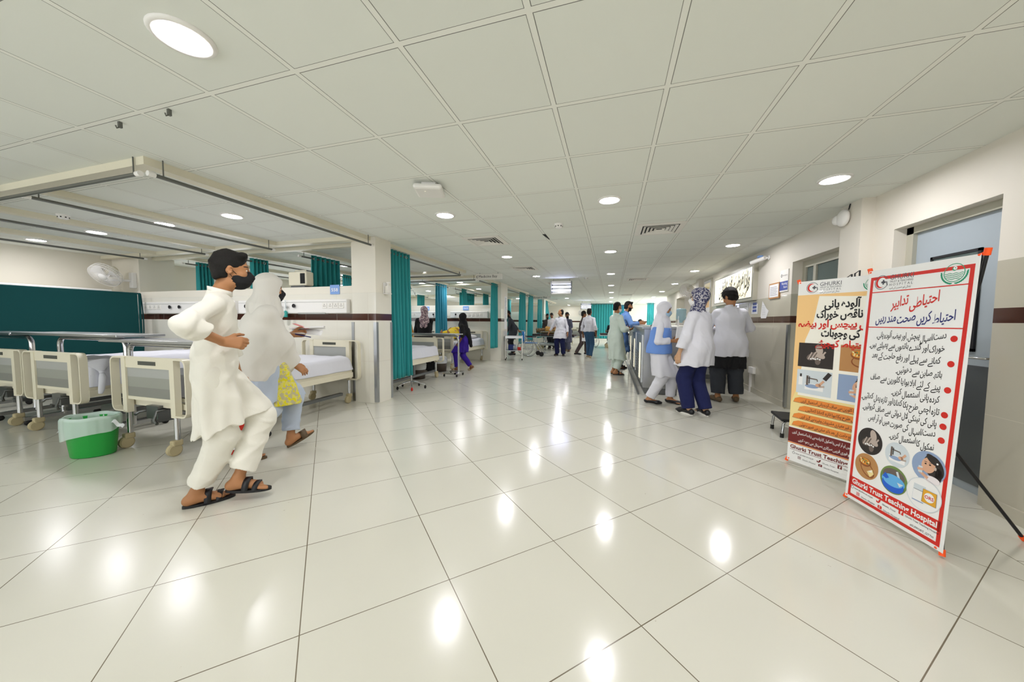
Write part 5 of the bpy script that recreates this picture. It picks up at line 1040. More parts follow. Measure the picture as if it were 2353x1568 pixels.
# stretchers
def stretcher(label, x, y, rz):
    t = thing('stretcher_trolley', label, 'stretcher', (x, y, 0), rz, 'patient stretchers'); MB().box((-.95, -.3, .62), (.95, .3, .70), bev=.03).build('mattress', _M['cloth_brown'], t); MB().box((-.97, -.32, .58), (.97, .32, .62)).build('bed_frame', _M['steel'], t); MB().box((-.6, -.26, .2), (.6, .26, .32), bev=.03).build('base_tray', _M['steel'], t)
    MB().cyl((-.4, 0, .3), (-.4, 0, .6), .06, n=14).cyl((.4, 0, .3), (.4, 0, .6), .06, n=14).build('lift_column', _M['chrome'], t)
    for sy in (-1, 1): MB().tube([(-.5, sy*.34, .6), (-.5, sy*.34, .8), (.5, sy*.34, .8), (.5, sy*.34, .6)], .012, 8).build('side_rail', _M['chrome'], t)
    for sx in (-1, 1):
        for sy in (-1, 1): l = MB().cyl((sx*.62, sy*.24, .1), (sx*.62, sy*.24, .24), .02, n=10).build('caster_fork', _M['chrome'], t); MB().lathe([(.0001, -.02), (.08, -.02), (.1, -.012), (.1, .012), (.08, .02), (.0001, .02)], 28, c=(sx*.62, sy*.24, .1), axis='y', smooth=False).build('wheel', _M['tyre_beige'], l)
    return t
stretcher('patient stretcher beside the balding person in white carrying a covered patient', -2.42, 14.7, -.12); stretcher('far stretcher carrying a lying child beyond the man in mint green', .4, 17.1, .05)
# ---------------------------------------------------------------- banner stands
def hands_pic(q, cx, cy, s, z, sq=False):
    B = (lambda k, zz: q.rect(cx-1.25*s, cy-s, cx+1.25*s, cy+s, k, zz)) if sq else (lambda k, zz: q.ell(cx, cy, s, s, k, zz))
    B('photo_dark', z); q.ell(cx+.25*s, cy+.5*s, .25*s, .42*s, 'skin_photo_light', z+1, rot=.3); q.ell(cx-.2*s, cy-.1*s, .45*s, .28*s, 'skin_photo_grey', z+1, rot=.5); q.ell(cx+.3*s, cy+.05*s, .42*s, .22*s, 'skin_photo_light', z+2, rot=-.5)
    for k in range(5): q.stroke([(cx-.5*s+.1*s*k, cy-.35*s), (cx-.25*s+.12*s*k, cy+.25*s)], .09*s, 'skin_photo_grey' if k % 2 else 'skin_photo_light', z+3); q.ell(cx-.3*s+.16*s*k, cy-.3*s+.05*s*(k % 2), .07*s, .06*s, 'paper', z+4)
    q.ell(cx+.2*s, cy-.45*s, .2*s, .3*s, 'skin_photo_grey', z+3); q.stroke([(cx+.35*s, cy-.2*s), (cx+.7*s, cy+.35*s)], .12*s, 'skin_photo_light', z+4)
def tap_pic(q, cx, cy, s, z, sq=False):
    (q.rect(cx-1.25*s, cy-s, cx+1.25*s, cy+s, 'photo_pale', z) if sq else q.ell(cx, cy, s, s, 'photo_pale', z)); q.rect(cx-.62*s, cy-.62*s, cx+.7*s, cy-.1*s, 'paper', z+1); q.ell(cx-.1*s, cy-.3*s, .5*s, .16*s, 'photo_blue', z+2)
    q.stroke([(cx-.45*s, cy-.25*s), (cx-.45*s, cy+.55*s)], .16*s, 'skin_photo_grey', z+3); q.stroke([(cx-.5*s, cy+.35*s), (cx+.25*s, cy+.3*s), (cx+.28*s, cy+.15*s)], .09*s, 'skin_photo_grey', z+3); q.stroke([(cx-.3*s, cy+.5*s), (cx-.3*s, cy-.1*s)], .06*s, 'photo_dark', z+4)
    q.ell(cx+.35*s, cy-.15*s, .2*s, .14*s, 'photo_face', z+4); q.stroke([(cx+.4*s, cy-.15*s), (cx+.72*s, cy+.25*s)], .17*s, 'photo_face', z+4); q.stroke([(cx+.4*s, cy-.25*s), (cx+.78*s, cy-.2*s)], .15*s, 'skin_photo_light', z+4)
    if sq: q.stroke([(cx+.75*s, cy+.35*s), (cx+1.1*s, cy+.9*s)], .3*s, 'photo_dark', z+4); q.rect(cx-1.1*s, cy-.3*s, cx-.8*s, cy+.4*s, 'paper', z+2); q.rect(cx-1.02*s, cy+.4*s, cx-.88*s, cy+.65*s, 'photo_dark', z+2)
def girl_pic(q, cx, cy, s, z, sq=False):
    (q.rect(cx-1.3*s, cy-s, cx+1.3*s, cy+s, 'photo_blue', z) if sq else q.ell(cx, cy, s, s, 'photo_blue', z)); q.ell(cx+.3*s, cy+.1*s, .55*s, .75*s, 'photo_dark', z+1, rot=.5); q.ell(cx+.62*s, cy-.3*s, .2*s, .45*s, 'photo_dark', z+1); q.ell(cx, cy+.12*s, .4*s, .5*s, 'photo_face', z+2, rot=-.15); q.ell(cx+.22*s, cy+.55*s, .45*s, .22*s, 'photo_dark', z+3, rot=-.6)
    q.ell(cx+.3*s, cy-.72*s, .45*s, .24*s, 'cloth_pinkwhite', z+2); q.stroke([(cx+.05*s, cy-.7*s), (cx-.45*s, cy-.45*s), (cx-.35*s, cy-.1*s)], .2*s, 'photo_face', z+3); q.rect(cx-.55*s, cy-.5*s, cx-.3*s, cy-.08*s, 'photo_pale', z+4); q.stroke([(cx-.6*s, cy-.3*s), (cx-.25*s, cy-.25*s)], .16*s, 'photo_face', z+5)
    for dx in (-.16, .1): q.ell(cx+dx*s, cy+.18*s, .06*s, .045*s, 'photo_dark', z+4); q.stroke([(cx+dx*s-.08*s, cy+.3*s), (cx+dx*s+.08*s, cy+.31*s)], .03*s, 'photo_dark', z+4)
    q.ell(cx+.42*s, cy+.05*s, .07*s, .11*s, 'skin_photo_light', z+4); q.ell(cx+.5*s, cy+.4*s, .06*s, .06*s, 'paper', z+4)
def food_pic(q, cx, cy, s, z, sq=False):
    (q.rect(cx-1.3*s, cy-s, cx+1.3*s, cy+s, 'photo_wood', z) if sq else q.ell(cx, cy, s, s, 'photo_wood', z)); q.ell(cx+.1*s, cy-.2*s, .7*s, .45*s, 'photo_bowl', z+1, rot=-.7 if not sq else 0); q.ell(cx+.1*s, cy-.18*s, .62*s, .38*s, 'photo_wood', z+2, rot=-.7 if not sq else 0)
    q.ell(cx-.15*s, cy+.3*s, .5*s, .34*s, 'photo_bowl', z+3); q.ell(cx-.15*s, cy+.36*s, .44*s, .26*s, 'photo_food', z+4); rr = random.Random(5)
    for k in range(14): q.ell(cx-.15*s+(rr.random()-.5)*.7*s, cy+.36*s+(rr.random()-.5)*.34*s, .08*s, .055*s, rr.choice(['photo_green', 'yellow_print', 'orange_print', 'photo_bowl']), z+5, rot=rr.random()*3)
    if not sq: q.poly([(cx+.1*s, cy-.35*s), (cx+.55*s, cy-.05*s), (cx+.7*s, cy-.35*s), (cx+.4*s, cy-.7*s)], 'yellow_print', z+5); q.poly([(cx+.2*s, cy-.3*s), (cx+.5*s, cy-.1*s), (cx+.55*s, cy-.3*s)], 'paper_warm', z+6)
def tub_pic(q, cx, cy, s, z):
    q.ell(cx, cy, s, s, 'photo_green', z); q.ell(cx, cy+.3*s, .8*s, .5*s, 'skin_photo_grey', z+1); q.stroke([(cx+.2*s, cy+.7*s), (cx+.5*s, cy)], .16*s, 'photo_pale', z+2); q.ell(cx, cy-.1*s, .85*s, .48*s, 'photo_water', z+3); q.ell(cx, cy-.35*s, .8*s, .55*s, 'photo_tub', z+4); q.ell(cx, cy-.12*s, .72*s, .36*s, 'photo_water', z+5)
    q.poly([(cx-.8*s, cy), (cx-.6*s, cy+.35*s), (cx-.3*s, cy+.05*s), (cx-.5*s, cy-.1*s)], 'photo_tub', z+6); q.poly([(cx+.3*s, cy-.05*s), (cx+.75*s, cy-.05*s), (cx+.5*s, cy-.3*s)], 'photo_pale', z+6)
def ors_pic(q, cx, cy, s, z):
    q.ell(cx, cy, s, s, 'paper', z); q.ring(cx, cy, s*.96, s, 'photo_pale', z+1); q.poly([(cx-.62*s, cy-.55*s), (cx-.58*s, cy+.5*s), (cx+.1*s, cy+.5*s), (cx+.05*s, cy-.55*s)], 'photo_pale', z+1); q.poly([(cx-.6*s, cy-.5*s), (cx-.57*s, cy+.15*s), (cx+.08*s, cy+.15*s), (cx+.04*s, cy-.5*s)], 'paper', z+2); q.stroke([(cx-.6*s, cy-.52*s), (cx+.05*s, cy-.52*s)], .06*s, 'photo_blue', z+3); q.stroke([(cx-.57*s, cy+.16*s), (cx+.08*s, cy+.16*s)], .025*s, 'ink_grey', z+3)
    P = [(cx-.05*s, cy-.42*s), (cx-.02*s, cy+.38*s), (cx+.72*s, cy+.36*s), (cx+.74*s, cy-.44*s)]; q.poly(P, 'ors_yellow', z+4); q.stroke(P+P[:1], .02*s, 'ink_grey', z+5); q.ell(cx+.35*s, cy-.03*s, .28*s, .28*s, 'paper', z+5); q.latin('ORS', cx+.1*s, cx+.6*s, cy-.13*s, .28*s, 'red', z+6, .02)
def logo(q, x, y, s, z, text=True):
    q.ring(x, y, .92*s, s, 'ink_grey', z, .45, 5.9); q.ell(x-.12*s, y, .72*s, .78*s, 'red', z); q.ell(x+.1*s, y, .62*s, .66*s, 'vinyl', z+1); q.rect(x+.0*s, y-.13*s, x+.62*s, y+.13*s, 'ink_grey', z+2); q.rect(x+.2*s, y-.34*s, x+.44*s, y+.34*s, 'ink_grey', z+2); q.stroke([(x+.5*s, y-.12*s), (x+.78*s, y+.05*s), (x+.92*s, y-.5*s)], .14*s, 'ink_grey', z+3)
def emblem(q, x, y, s, z):
    q.ring(x, y, .9*s, .97*s, 'green_emblem', z)
    for k in range(4): q.stroke([(x+s*t, y-.08*s-.19*s*k+.05*s*math.sin(11*t)) for t in np.linspace(-.86+.06*k*k*.6, .86-.06*k*k*.6, 22)], .06*s, 'green_emblem', z)
    q.ell(x, y+.42*s, .22*s, .22*s, 'green_emblem', z); q.ell(x+.06*s, y+.47*s, .18*s, .18*s, 'vinyl', z+1); q.ell(x+.08*s, y+.5*s, .05*s, .05*s, 'green_emblem', z+2)
    for sx in (-1, 1):
        for k in range(9): a = -PI/2+sx*(.22+.17*k); q.ell(x+1.18*s*math.cos(a), y+1.14*s*math.sin(a), .16*s, .075*s, 'green_emblem', z, rot=a+1.2*sx)
def socials(q, y0, W_, k='red', z=2):
    q.ring(.05, y0+.035, .008, .0105, 'ink_grey', z); q.stroke([(.05, y0+.045), (.052, y0+.055)], .002, 'ink_grey', z); q.latin('www.ghurkitrust.org.pk', .066, .2, y0+.03, .016, 'ink_black', z)
    q.frame(.085, y0-.004, .107, y0+.018, .0025, k, z); q.ring(.096, y0+.007, .0035, .0065, k, z); q.latin('Ghurki_Hospital', .12, .215, y0-.004, .016, 'ink_black', z)
    q.poly([(.222, y0+.037), (.235, y0+.03), (.24, y0+.045), (.252, y0+.05), (.248, y0+.033), (.238, y0+.022), (.224, y0+.024)], k, z); q.latin('Ghurki_Trust', .262, .345, y0+.024, .016, 'ink_black', z)
    q.rect(.236, y0-.006, .262, y0+.012, k, z); q.poly([(.245, y0-.002), (.245, y0+.009), (.254, y0+.003)], 'vinyl', z+1); q.latin('Ghurki Hospital', .272, .37, y0-.008, .016, 'ink_black', z)
    q.rect(.362, y0+.028, .39, y0+.056, k, z); q.latin('f', .371, .384, y0+.031, .028, 'vinyl', z+1, .02); q.latin('Ghurki Trust Teaching Hospital', .4, .572, y0+.032, .016, 'ink_black', z); q.latin('#SUPPORT_GTTH', .43, .55, y0-.002, .017, 'ink_black', z)
def banner(label, BL, BR, lean, Hh, draw):
    BL = Vector((BL[0], BL[1], .03)); u = Vector((BR[0], BR[1], .03))-BL; Wd_ = u.length; u.normalize(); n_ = Vector((-u.y, u.x, 0)); v = n_*math.sin(lean)+Vector((0, 0, math.cos(lean))); wv_ = u.cross(v)
    t = thing('banner_stand', label, 'banner'); t.matrix_world = Matrix(((u.x, v.x, wv_.x, BL.x), (u.y, v.y, wv_.y, BL.y), (u.z, v.z, wv_.z, BL.z), (0, 0, 0, 1)))
    s = MB().box((0, 0, -.0012), (Wd_, Hh, 0)).build('banner_sheet', _M['vinyl'], t)
    q = Print(_M, .00035); draw(q, Wd_, Hh); q.build('banner_print', s)
    inv = t.matrix_world.inverted(); hub = Vector((Wd_/2, Hh*.46, -.1))
    MB().cyl(hub-Vector((.03, 0, 0)), hub+Vector((.03, 0, 0)), .022, n=12).box((hub.x-.03, hub.y-.04, hub.z-.02), (hub.x+.03, hub.y+.04, hub.z+.02)).build('hub', _M['black_plastic'], t)
    for tx, ty in ((-.005, Hh+.0), (Wd_+.012, Hh+.005), (-.004, .005), (Wd_-.015, .0)):
        sx = 1 if tx > Wd_/2 else -1; tip = Vector((tx, ty, -.012)); mid = hub.lerp(tip, .5)+Vector((sx*.06, 0, -.02)); pts = [hub.lerp(mid, i/6)+(mid.lerp(tip, i/6)-hub.lerp(mid, i/6))*(i/6) for i in range(7)]
        a = MB().tube([p_[:] for p_ in pts], .0075, 8).build('arm', _M['black_plastic'], t); d = (pts[-1]-pts[-2]).normalized(); MB().cyl((tip-d*.015)[:], (tip+d*.02)[:], .0125, n=10).build('arm_tip', _M['orange'], a)
        MB().tube([(tip+Vector((-sx*.012, 0, 0)))[:], (tip+Vector((-sx*.02, -.012 if ty > .5 else .012, .016)))[:]], .005, 6).build('hook', _M['orange'], a)
    ft = inv @ Vector((BL+u*Wd_/2+Vector((.62, .02, 0))).to_tuple()[:2]+(.012,)); l = MB().cyl(hub[:], ft[:], .0085, n=10).build('rear_leg', _M['black_plastic'], t); d = (ft-hub).normalized(); MB().cyl((ft-d*.025)[:], ft[:], .0125, n=10).build('rubber_tip', _M['orange'], l)
def draw_a(q, W_, H_):
    q.frame(.02, .02, W_-.018, H_-.045, .0195, 'red', 1); q.rect(.03, 1.388, W_-.03, 1.394, 'red', 1); q.rect(.03, 1.163, W_-.03, 1.169, 'red', 1)
    logo(q, .095, 1.452, .045, 2); q.latin('GHURKI', .15, .29, 1.462, .044, 'ink_grey', 2); q.latin('TRUST & TEACHING', .15, .29, 1.444, .018, 'ink_grey', 2); q.latin('H O S P I T A L', .15, .29, 1.424, .021, 'ink_grey', 2); q.urdu('زندگی اور صحت کی امید', .15, .28, 1.405, .016, 'ink_grey', 2)
    emblem(q, .495, 1.457, .05, 2)
    q.urdu('احتیاطی تدابیر', .175, .44, 1.295, .085, 'red', 2, .018, .14); q.urdu('احتیاط کریں صحت مند رہیں', .085, .525, 1.2, .075, 'ink_navy', 2, .016, .12)
    for y in (1.112, .98, .842, .71, .648, .574): q.ell(.531, y, .0165, .0165, 'red', 2)
    L = (('دست/اسہال پیچش، اور ہیضہ آلودہ پانی،', .109, .518, 1.1), ('خوراک اور گندے ہاتھوں سے پھیلتے ہیں۔', .064, .518, 1.038), ('کھانے سے پہلے اور رفع حاجت کے بعد', .091, .505, .972), ('ہاتھ صابن سے دھوئیں۔', .263, .521, .9), ('پینے کے لئے ابلا ہوا یا کلورین سے صاف', .098, .52, .832), ('کردہ پانی استعمال کریں۔', .251, .523, .765), ('تازہ اچھی طرح پکا کھانا اور تازہ پھل کھائیں۔', .046, .53, .7), ('پانی کی ٹینکی لال دوائی سے صاف کروائیں۔', .063, .523, .635), ('دست/اسہال کی صورت میں او آر ایس', .115, .524, .57), ('نمکول کا استعمال کریں۔', .268, .525, .502))
    for s_, x0, x1, y in L: q.urdu(s_, x0*.955, x1*.955, y, .05, 'ink_black', 2, .012, .12)
    hands_pic(q, .137, .43, .085, 2); tap_pic(q, .315, .41, .072, 2); girl_pic(q, .487, .41, .085, 3); food_pic(q, .133, .262, .082, 2); tub_pic(q, .312, .255, .082, 3); ors_pic(q, .48, .252, .09, 4)
    q.rect(.025, .098, W_-.025, .155, 'red', 1); q.latin('Ghurki Trust Teaching Hospital', .045, W_-.04, .113, .045, 'vinyl', 2, .03); socials(q, .05, W_)
def draw_b(q, W_, H_):
    q.rect(0, .30, W_, 1.425, 'yellow_print', 1); q.poly([(0, 1.425), (.32, 1.425), (.2, 1.25), (0, .95)], 'orange_print', 2); q.poly([(0, 1.425), (W_, 1.425), (W_, 1.36), (.45, 1.40), (.3, 1.2), (.12, 1.1), (.06, .7), (0, .5)], 'peach_print', 3); q.poly([(.16, 1.41), (W_, 1.38), (W_, .58), (.05, .58), (.08, 1.05), (.13, 1.2)], 'paper_warm', 4)
    logo(q, .105, 1.482, .043, 2); q.latin('GHURKI', .158, .30, 1.49, .044, 'ink_grey', 2); q.latin('TRUST & TEACHING', .158, .30, 1.472, .018, 'ink_grey', 2); q.latin('H O S P I T A L', .158, .30, 1.452, .021, 'ink_grey', 2); q.urdu('زندگی اور صحت کی امید', .158, .29, 1.434, .016, 'ink_grey', 2); emblem(q, .485, 1.478, .042, 2)
    for s_, x0, x1, y, h, c in (('آلودہ پانی', .2, .43, 1.315, .085, 'ink_black'), ('اور ناقص خوراک', .15, .52, 1.235, .085, 'ink_black'), ('اسہال پیچس اور ہیضہ', .02, .585, 1.16, .08, 'red'), ('کی وجوہات', .19, .44, 1.085, .085, 'ink_black'), ('احتیاط کیجیئے', .155, .48, 1.005, .075, 'red')): q.urdu(s_, x0, x1, y, h, c, 6, .035, .0)
    hands_pic(q, .161, .925, .1, 5, True); food_pic(q, .456, .925, .1, 5, True); tap_pic(q, .161, .70, .1, 5, True); girl_pic(q, .456, .70, .1, 5, True)
    for y, x0, s_ in ((.535, .02, 'پینے کیلئے ابلا ہوا یا کلورین سے صاف کردہ پانی استعمال کریں'), (.468, .06, 'گھر میں اچھی طرح پکا ہوا تازہ کھانا کھائیں'), (.4, .02, 'گلے سڑے کٹے پھل، غیر معیاری مشروبات وغیرہ سے گریز کریں'), (.333, .02, 'کھانے سے پہلے اور رفع حاجت کے بعد ہاتھ صابن سے ضرور دھوئیں')):
        q.poly([(x0, y-.022), (x0+.012, y+.012), (x0+.05, y+.028), (W_, y+.02), (W_, y-.032)], 'photo_wood', 6); q.poly([(x0+.004, y-.016), (x0+.016, y+.014), (x0+.052, y+.028), (W_, y+.022), (W_, y-.024)], 'orange_print', 7); q.urdu(s_, x0+.06, W_-.02, y-.01, .034, 'ink_black', 8, .01, .06)
    q.rect(0, .165, W_, .29, 'maroon_print', 5); q.urdu('دست کی صورت میں او آر ایس یا نمکول کا زیادہ سے زیادہ استعمال کریں', .03, W_-.03, .245, .032, 'vinyl', 6, .01, .06); q.urdu('طبیعت خراب ہو تو فوری قریبی سرکاری ہسپتال سے رجوع کریں', .08, W_-.03, .19, .032, 'vinyl', 6, .01, .06); q.rect(0, .155, W_, .163, 'orange_print', 5)
    q.latin('Ghurki Trust Teaching Hospital', .02, W_-.02, .112, .043, 'maroon_print', 2, .03); q.rect(.02, .1, W_-.02, .103, 'maroon_print', 2); socials(q, .04, W_, 'maroon_print')
banner('red bordered health banner stand nearest the camera', (1.575, 2.843), (1.668, 2.25), .04, 1.535, draw_a)
banner('orange topped health banner stand partly behind the red bordered one', (1.497, 3.469), (1.828, 2.969), .022, 1.54, draw_b)
t = thing('wire_rack', 'black wire rack standing behind the orange banner', 'rack', (2.05, 3.75, 0)); 
for k, (x, y) in enumerate(((0, 0), (.0, .1), (.0, .22))): MB().tube([(x, y, 0), (x, y, 1.66-.02*k), (x+.0, y-.06, 1.68-.02*k), (x, y-.06, 0)], .006, 6).build('wire_hoop', _M['black_plastic'], t)
MB().box((-.12, -.12, 0), (.12, .3, .012)).build('base', _M['black_plastic'], t)
# ---------------------------------------------------------------- people
def T(loc, hd, h, *p): return toL(loc, hd, h, *p)
def lie(g, loc, z, headdir):       # lay a standing figure on its back, head toward headdir
    h = Vector((headdir[0], headdir[1], 0)).normalized(); x = Vector((0, 0, 1)).cross(h)*1.0; up = Vector((0, 0, 1)); xx = up.cross(h)
    M4 = Matrix(((xx.x, up.x, h.x, loc[0]), (xx.y, up.y, h.y, loc[1]), (xx.z, up.z, h.z, z), (0, 0, 0, 1)))
    g.o.matrix_world = M4
# boy striding past the beds
lo, hd, h = (-2.47, 1.55), 40, 1.69; t_ = lambda *p: T(lo, hd, h, *p)
g = Fig(lo, hd, h, res=.006, skin='skin', drop=.012, lean=.07, foot=(t_(-2.41, 1.62, .055)[:3]+(17, 3), t_(-2.585, 1.485, .0)[:3]+(-8, 0)), hand=(t_(-2.68, 1.85, .72), t_(-2.27, 1.475, 1.085)), el=((-.3, -.6, -.3), (1., -.62, -.15)), hdir=((0, .1, -1), (.0, 1, -.12)), thumb=((0, 1, 0), (-.3, 0, 1)), curl=(1., 1.05), hy=-3, hp=4, shw=.145, neckf=.36, fat=.86, hips=.92)
g.hair(quiff=1.1, vol=1.03, low=-.05); g.mask('mask_black')
g.top('cloth_white', hem=.52, e=.03, sleeve=.72, flare=1.0, amp=.012, seed=4, roll=True, tilt=(0, .3), puff=1.0, waist=1.06, wr=1.35, slit=True)
g.legs('cloth_white', (.1, .096, .078), .15, name='shalwar', amp=.013, k=.04, seed=6); g.shoes('black_plastic', 'sandal', name='sandal'); g.finish('boy in a white shalwar kameez and black mask striding past the beds')
bag = MB().grid(lambda u, v: ((.115+.012*math.sin(6*v))*math.cos(2*PI*u)*(1-.55*max(0, v-.55)/.45)*(.75+.25*min(1, v*6)), (.05+.008*math.sin(12*u))*math.sin(2*PI*u)*(1-.5*max(0, v-.55)/.45), .34*v+.01*math.sin(14*u)), 40, 16)
bag.tube([(-.045, 0, .33), (-.035, 0, .46), (0, 0, .55), (.035, 0, .46), (.045, 0, .33)], .007, 6).add([(.08*math.cos(a), .03*math.sin(a), .004) for a in np.linspace(0, 2*PI, 20)[:-1]], [tuple(range(19))])
b_ = bag.build('carrier_bag', _M['bag_red']); tag(b_, 'red plastic carrier bag hanging from the hand of the boy in white', 'bag', None, (-2.83, 1.87, .17), .9)
q = Print(_M); q.latin('AP', -.03, .03, .19, .05, 'vinyl', 1, .02); q.stroke([(-.06, .07), (.05, .05)], .018, 'vinyl', 1); o = q.build('bag_print', b_); o.rotation_euler = (PI/2, 0, 0); o.location = (0, -.06, 0)
# woman in the pale shawl
lo, hd, h = (-3.0, 2.24), 30, 1.655; t_ = lambda *p: T(lo, hd, h, *p)
g = Fig(lo, hd, h, res=.007, skin='skin', drop=.035, lean=.1, foot=(t_(-2.9, 2.47, .035)[:3]+(-12, -22), t_(-3.02, 2.05, .0)[:3]+(8, 0)), hand=(t_(-3.0, 2.56, 1.08), t_(-2.83, 2.47, .74)), el=((-.4, -.6, -.2), (.6, -.6, 0)), hdir=((.15, 1, .1), (.1, .75, -.6)), thumb=((0, 0, 1), (-.5, .3, .6)), curl=(.9, .5), hy=-2, hp=4, shw=.15, fat=1.12, hips=1.1, neckf=.16)
g.mask('mask_black')
sh0, sh1, P, N, S = g.sh[0], g.sh[1], g.P, g.N, g.S; el1, wr1, el0 = g.el[1], g.wr[1], g.el[0]
def extra(f): f.cap(g.hp_(0, -.03, -.05), g.N-g.fw*.03, .085, .12, k=.06)
g.hijab('cloth_grey', drape=.15, vol=1.05, seed=2, amp=.009, extra=extra, face=1.02)
g.raw('shawl', 'cloth_grey', [(N-S*.05, g.C, .12, .175, .08, (g.fw, .9)), (g.C, P+V3(0, -.01, -.1), .19, .235, .08, (g.fw, .95)), (N-S*.04, sh1, .075, .085, .05), (N-S*.04, sh0, .075, .085, .05), (sh1, el1, .085, .085, .06), (el1, wr1-nrm(wr1-el1)*.02, .085, .075, .06, None, True), (sh0, el0, .085, .085, .06), (P+V3(.06, .1, .12), wr1-V3(.03, .06, .0), .1, .07, .12), (el1, P+V3(.1, 0, .05), .07, .1, .1)], [((0, 0, .73), (.0, -.28, -1))], .015, 3, 17, (1, 1, .5), (P, 1.4, .75, .003, 9, 2))
g.top('cloth_paleblue', hem=.52, e=.012, sleeve=.95, flare=1.0, collar=False, amp=.009, seed=9)
g.legs('cloth_paleblue', (.115, .105, .078), .14, name='shalwar', amp=.011, k=.05, seed=8); g.shoes('shade_brown', 'slipper', name='sandal')
g.raw('shawl_end', 'floral_yellow', [(P+V3(.03, .15, .02), P+V3(.04, .27, -.44), .1, .14, .05, ((0, 1, 0), .4)), (P+V3(.13, .08, .0), P+V3(.15, .16, -.40), .09, .13, .05, ((1, 0, 0), .45))], [((0, 0, .49), (0, 0, -1))], .006, 12, 24)
g.finish('woman in a pale grey shawl and black mask walking with papers beside the boy')
wl = g.Wd(g.wr[0]+g.hd_d[0]*.08)
t = thing('paper_bundle', 'rolled papers with a pink sheet held by the woman in the pale shawl', 'papers', wl, .55); MB().grid(lambda u, v: ((u-.3)*.30, .085*math.cos(2.6*v-.4)*.6, .03+.03*math.sin(2.6*v)+.015*u), 10, 12).grid(lambda u, v: ((u-.3)*.27, .09*v-.05, .012+.05*v*v-.03*u), 10, 8).build('white_sheets', _M['paper'], t); MB().grid(lambda u, v: (-.06+.12*u, -.04+.1*v, .05+.05*(1-u)), 6, 6).build('pink_sheet', _M['lip_pink'] if 'lip_pink' in _M else mat('lip_pink', '#d77f80', .7), t); MB().cyl((-.05, -.03, .0), (.1, -.035, -.035), .005, n=8).build('pen', _M['ink_navy'], t)
for k in t.children: k.modifiers.new('s', 'SOLIDIFY').thickness = .0015
# nurse
lo, hd, h = (.69, 5.50), 103, 1.535; t_ = lambda *p: T(lo, hd, h, *p)
g = Fig(lo, hd, h, res=.008, skin='skin', drop=.02, lean=.07, foot=((-.1, .19, 0, 22, 0), (.1, -.12, 0, 0, 0)), hand=(t_(.87, 5.5, .95), t_(.865, 5.36, .955)), el=((-.4, -.8, -.2), (.5, -.9, -.3)), hdir=((.3, 1, .2), (-.2, 1, .1)), thumb=((0, 0, 1), (0, 0, 1)), curl=.75, hp=12, shw=.14, fat=1.02)
g.mask('mask_blue'); g.hijab('cloth_coat', drape=.16, front=.12, long=.16, seed=4, amp=.008, vol=1.04)
g.top('cloth_coat', hem=.49, e=.024, sleeve=.88, flare=1.12, collar=False, amp=.012, seed=2, puff=1.15, name='kameez', waist=.95); g.raw('vest', 'cloth_vest', [(g.P, g.C+g.S*.06, .215, .185, .05, (g.fw, .9)), (g.P-g.S*.14, g.P, .238, .222, .05, (g.fw, .9))], [((0, 0, .87), (0, 0, -1)), (g.C+g.S*.1, g.S)], .006, 3)
g.legs('cloth_coat', (.11, .098, .08), .1, amp=.01, seed=3); g.shoes('black_plastic', 'flat'); g.finish('person in a white headscarf, blue vest and blue face mask at the counter')
wl = g.Wd(g.wr[1]+g.hd_d[1]*.09+V3(0, 0, .07)); tag(MB().grid(lambda u, v: (.13*(u-.5)+.02*v, .012*math.sin(3*u), .19*(v-.3)), 8, 8).build('folded_paper', _M['paper']), 'folded white paper held in front of the blue vest', 'paper', None, wl, .2).modifiers.new('s', 'SOLIDIFY').thickness = .002
# doctor with the patterned headscarf
lo, hd, h = (1.11, 5.0), -47, 1.66; t_ = lambda *p: T(lo, hd, h, *p)
g = Fig(lo, hd, h, res=.007, skin='skin_light', lean=.0, foot=(t_(1.0, 4.93, 0)[:3]+(8, 0), t_(1.205, 4.95, 0)[:3]+(28, 0)), hand=((-.33, .1, .80), (.22, .22, .95)), el=((-.6, -1, -.1), (.5, -1, 0)), hdir=((-.05, .12, -1), (-.4, .8, .2)), curl=(.45, .6), hy=-28, hp=-3, shw=.158, fat=1.12, hips=1.05)
g.mask('mask_white'); g.glasses(); g.hijab('scarf_print', drape=.08, neck=.088, vol=1.1, seed=6, amp=.006, face=1.06)
co = g.top('cloth_coat', hem=.69, e=.04, sleeve=.86, flare=1.16, amp=.006, seed=7, waist=1.14, name='white_coat', puff=1.12, collar=False)
g.legs('cloth_navy', (.115, .1, .09), .07, amp=.008, seed=5); g.shoes('black_plastic', 'shoe', sole='paint_white', name='sneaker'); g.finish('person in a white coat and patterned headscarf standing before the counter, facing left')
wl = g.Wd(g.sh[0]+V3(.03, .13, -.11)); tag(MB().box((-.008, -.006, -.07), (.008, .006, .01)).sph((0, 0, -.08), .014).build('pen_clip', _M['black_plastic']), 'black pen clip on the chest of the person in the patterned headscarf', 'pen', None, wl)
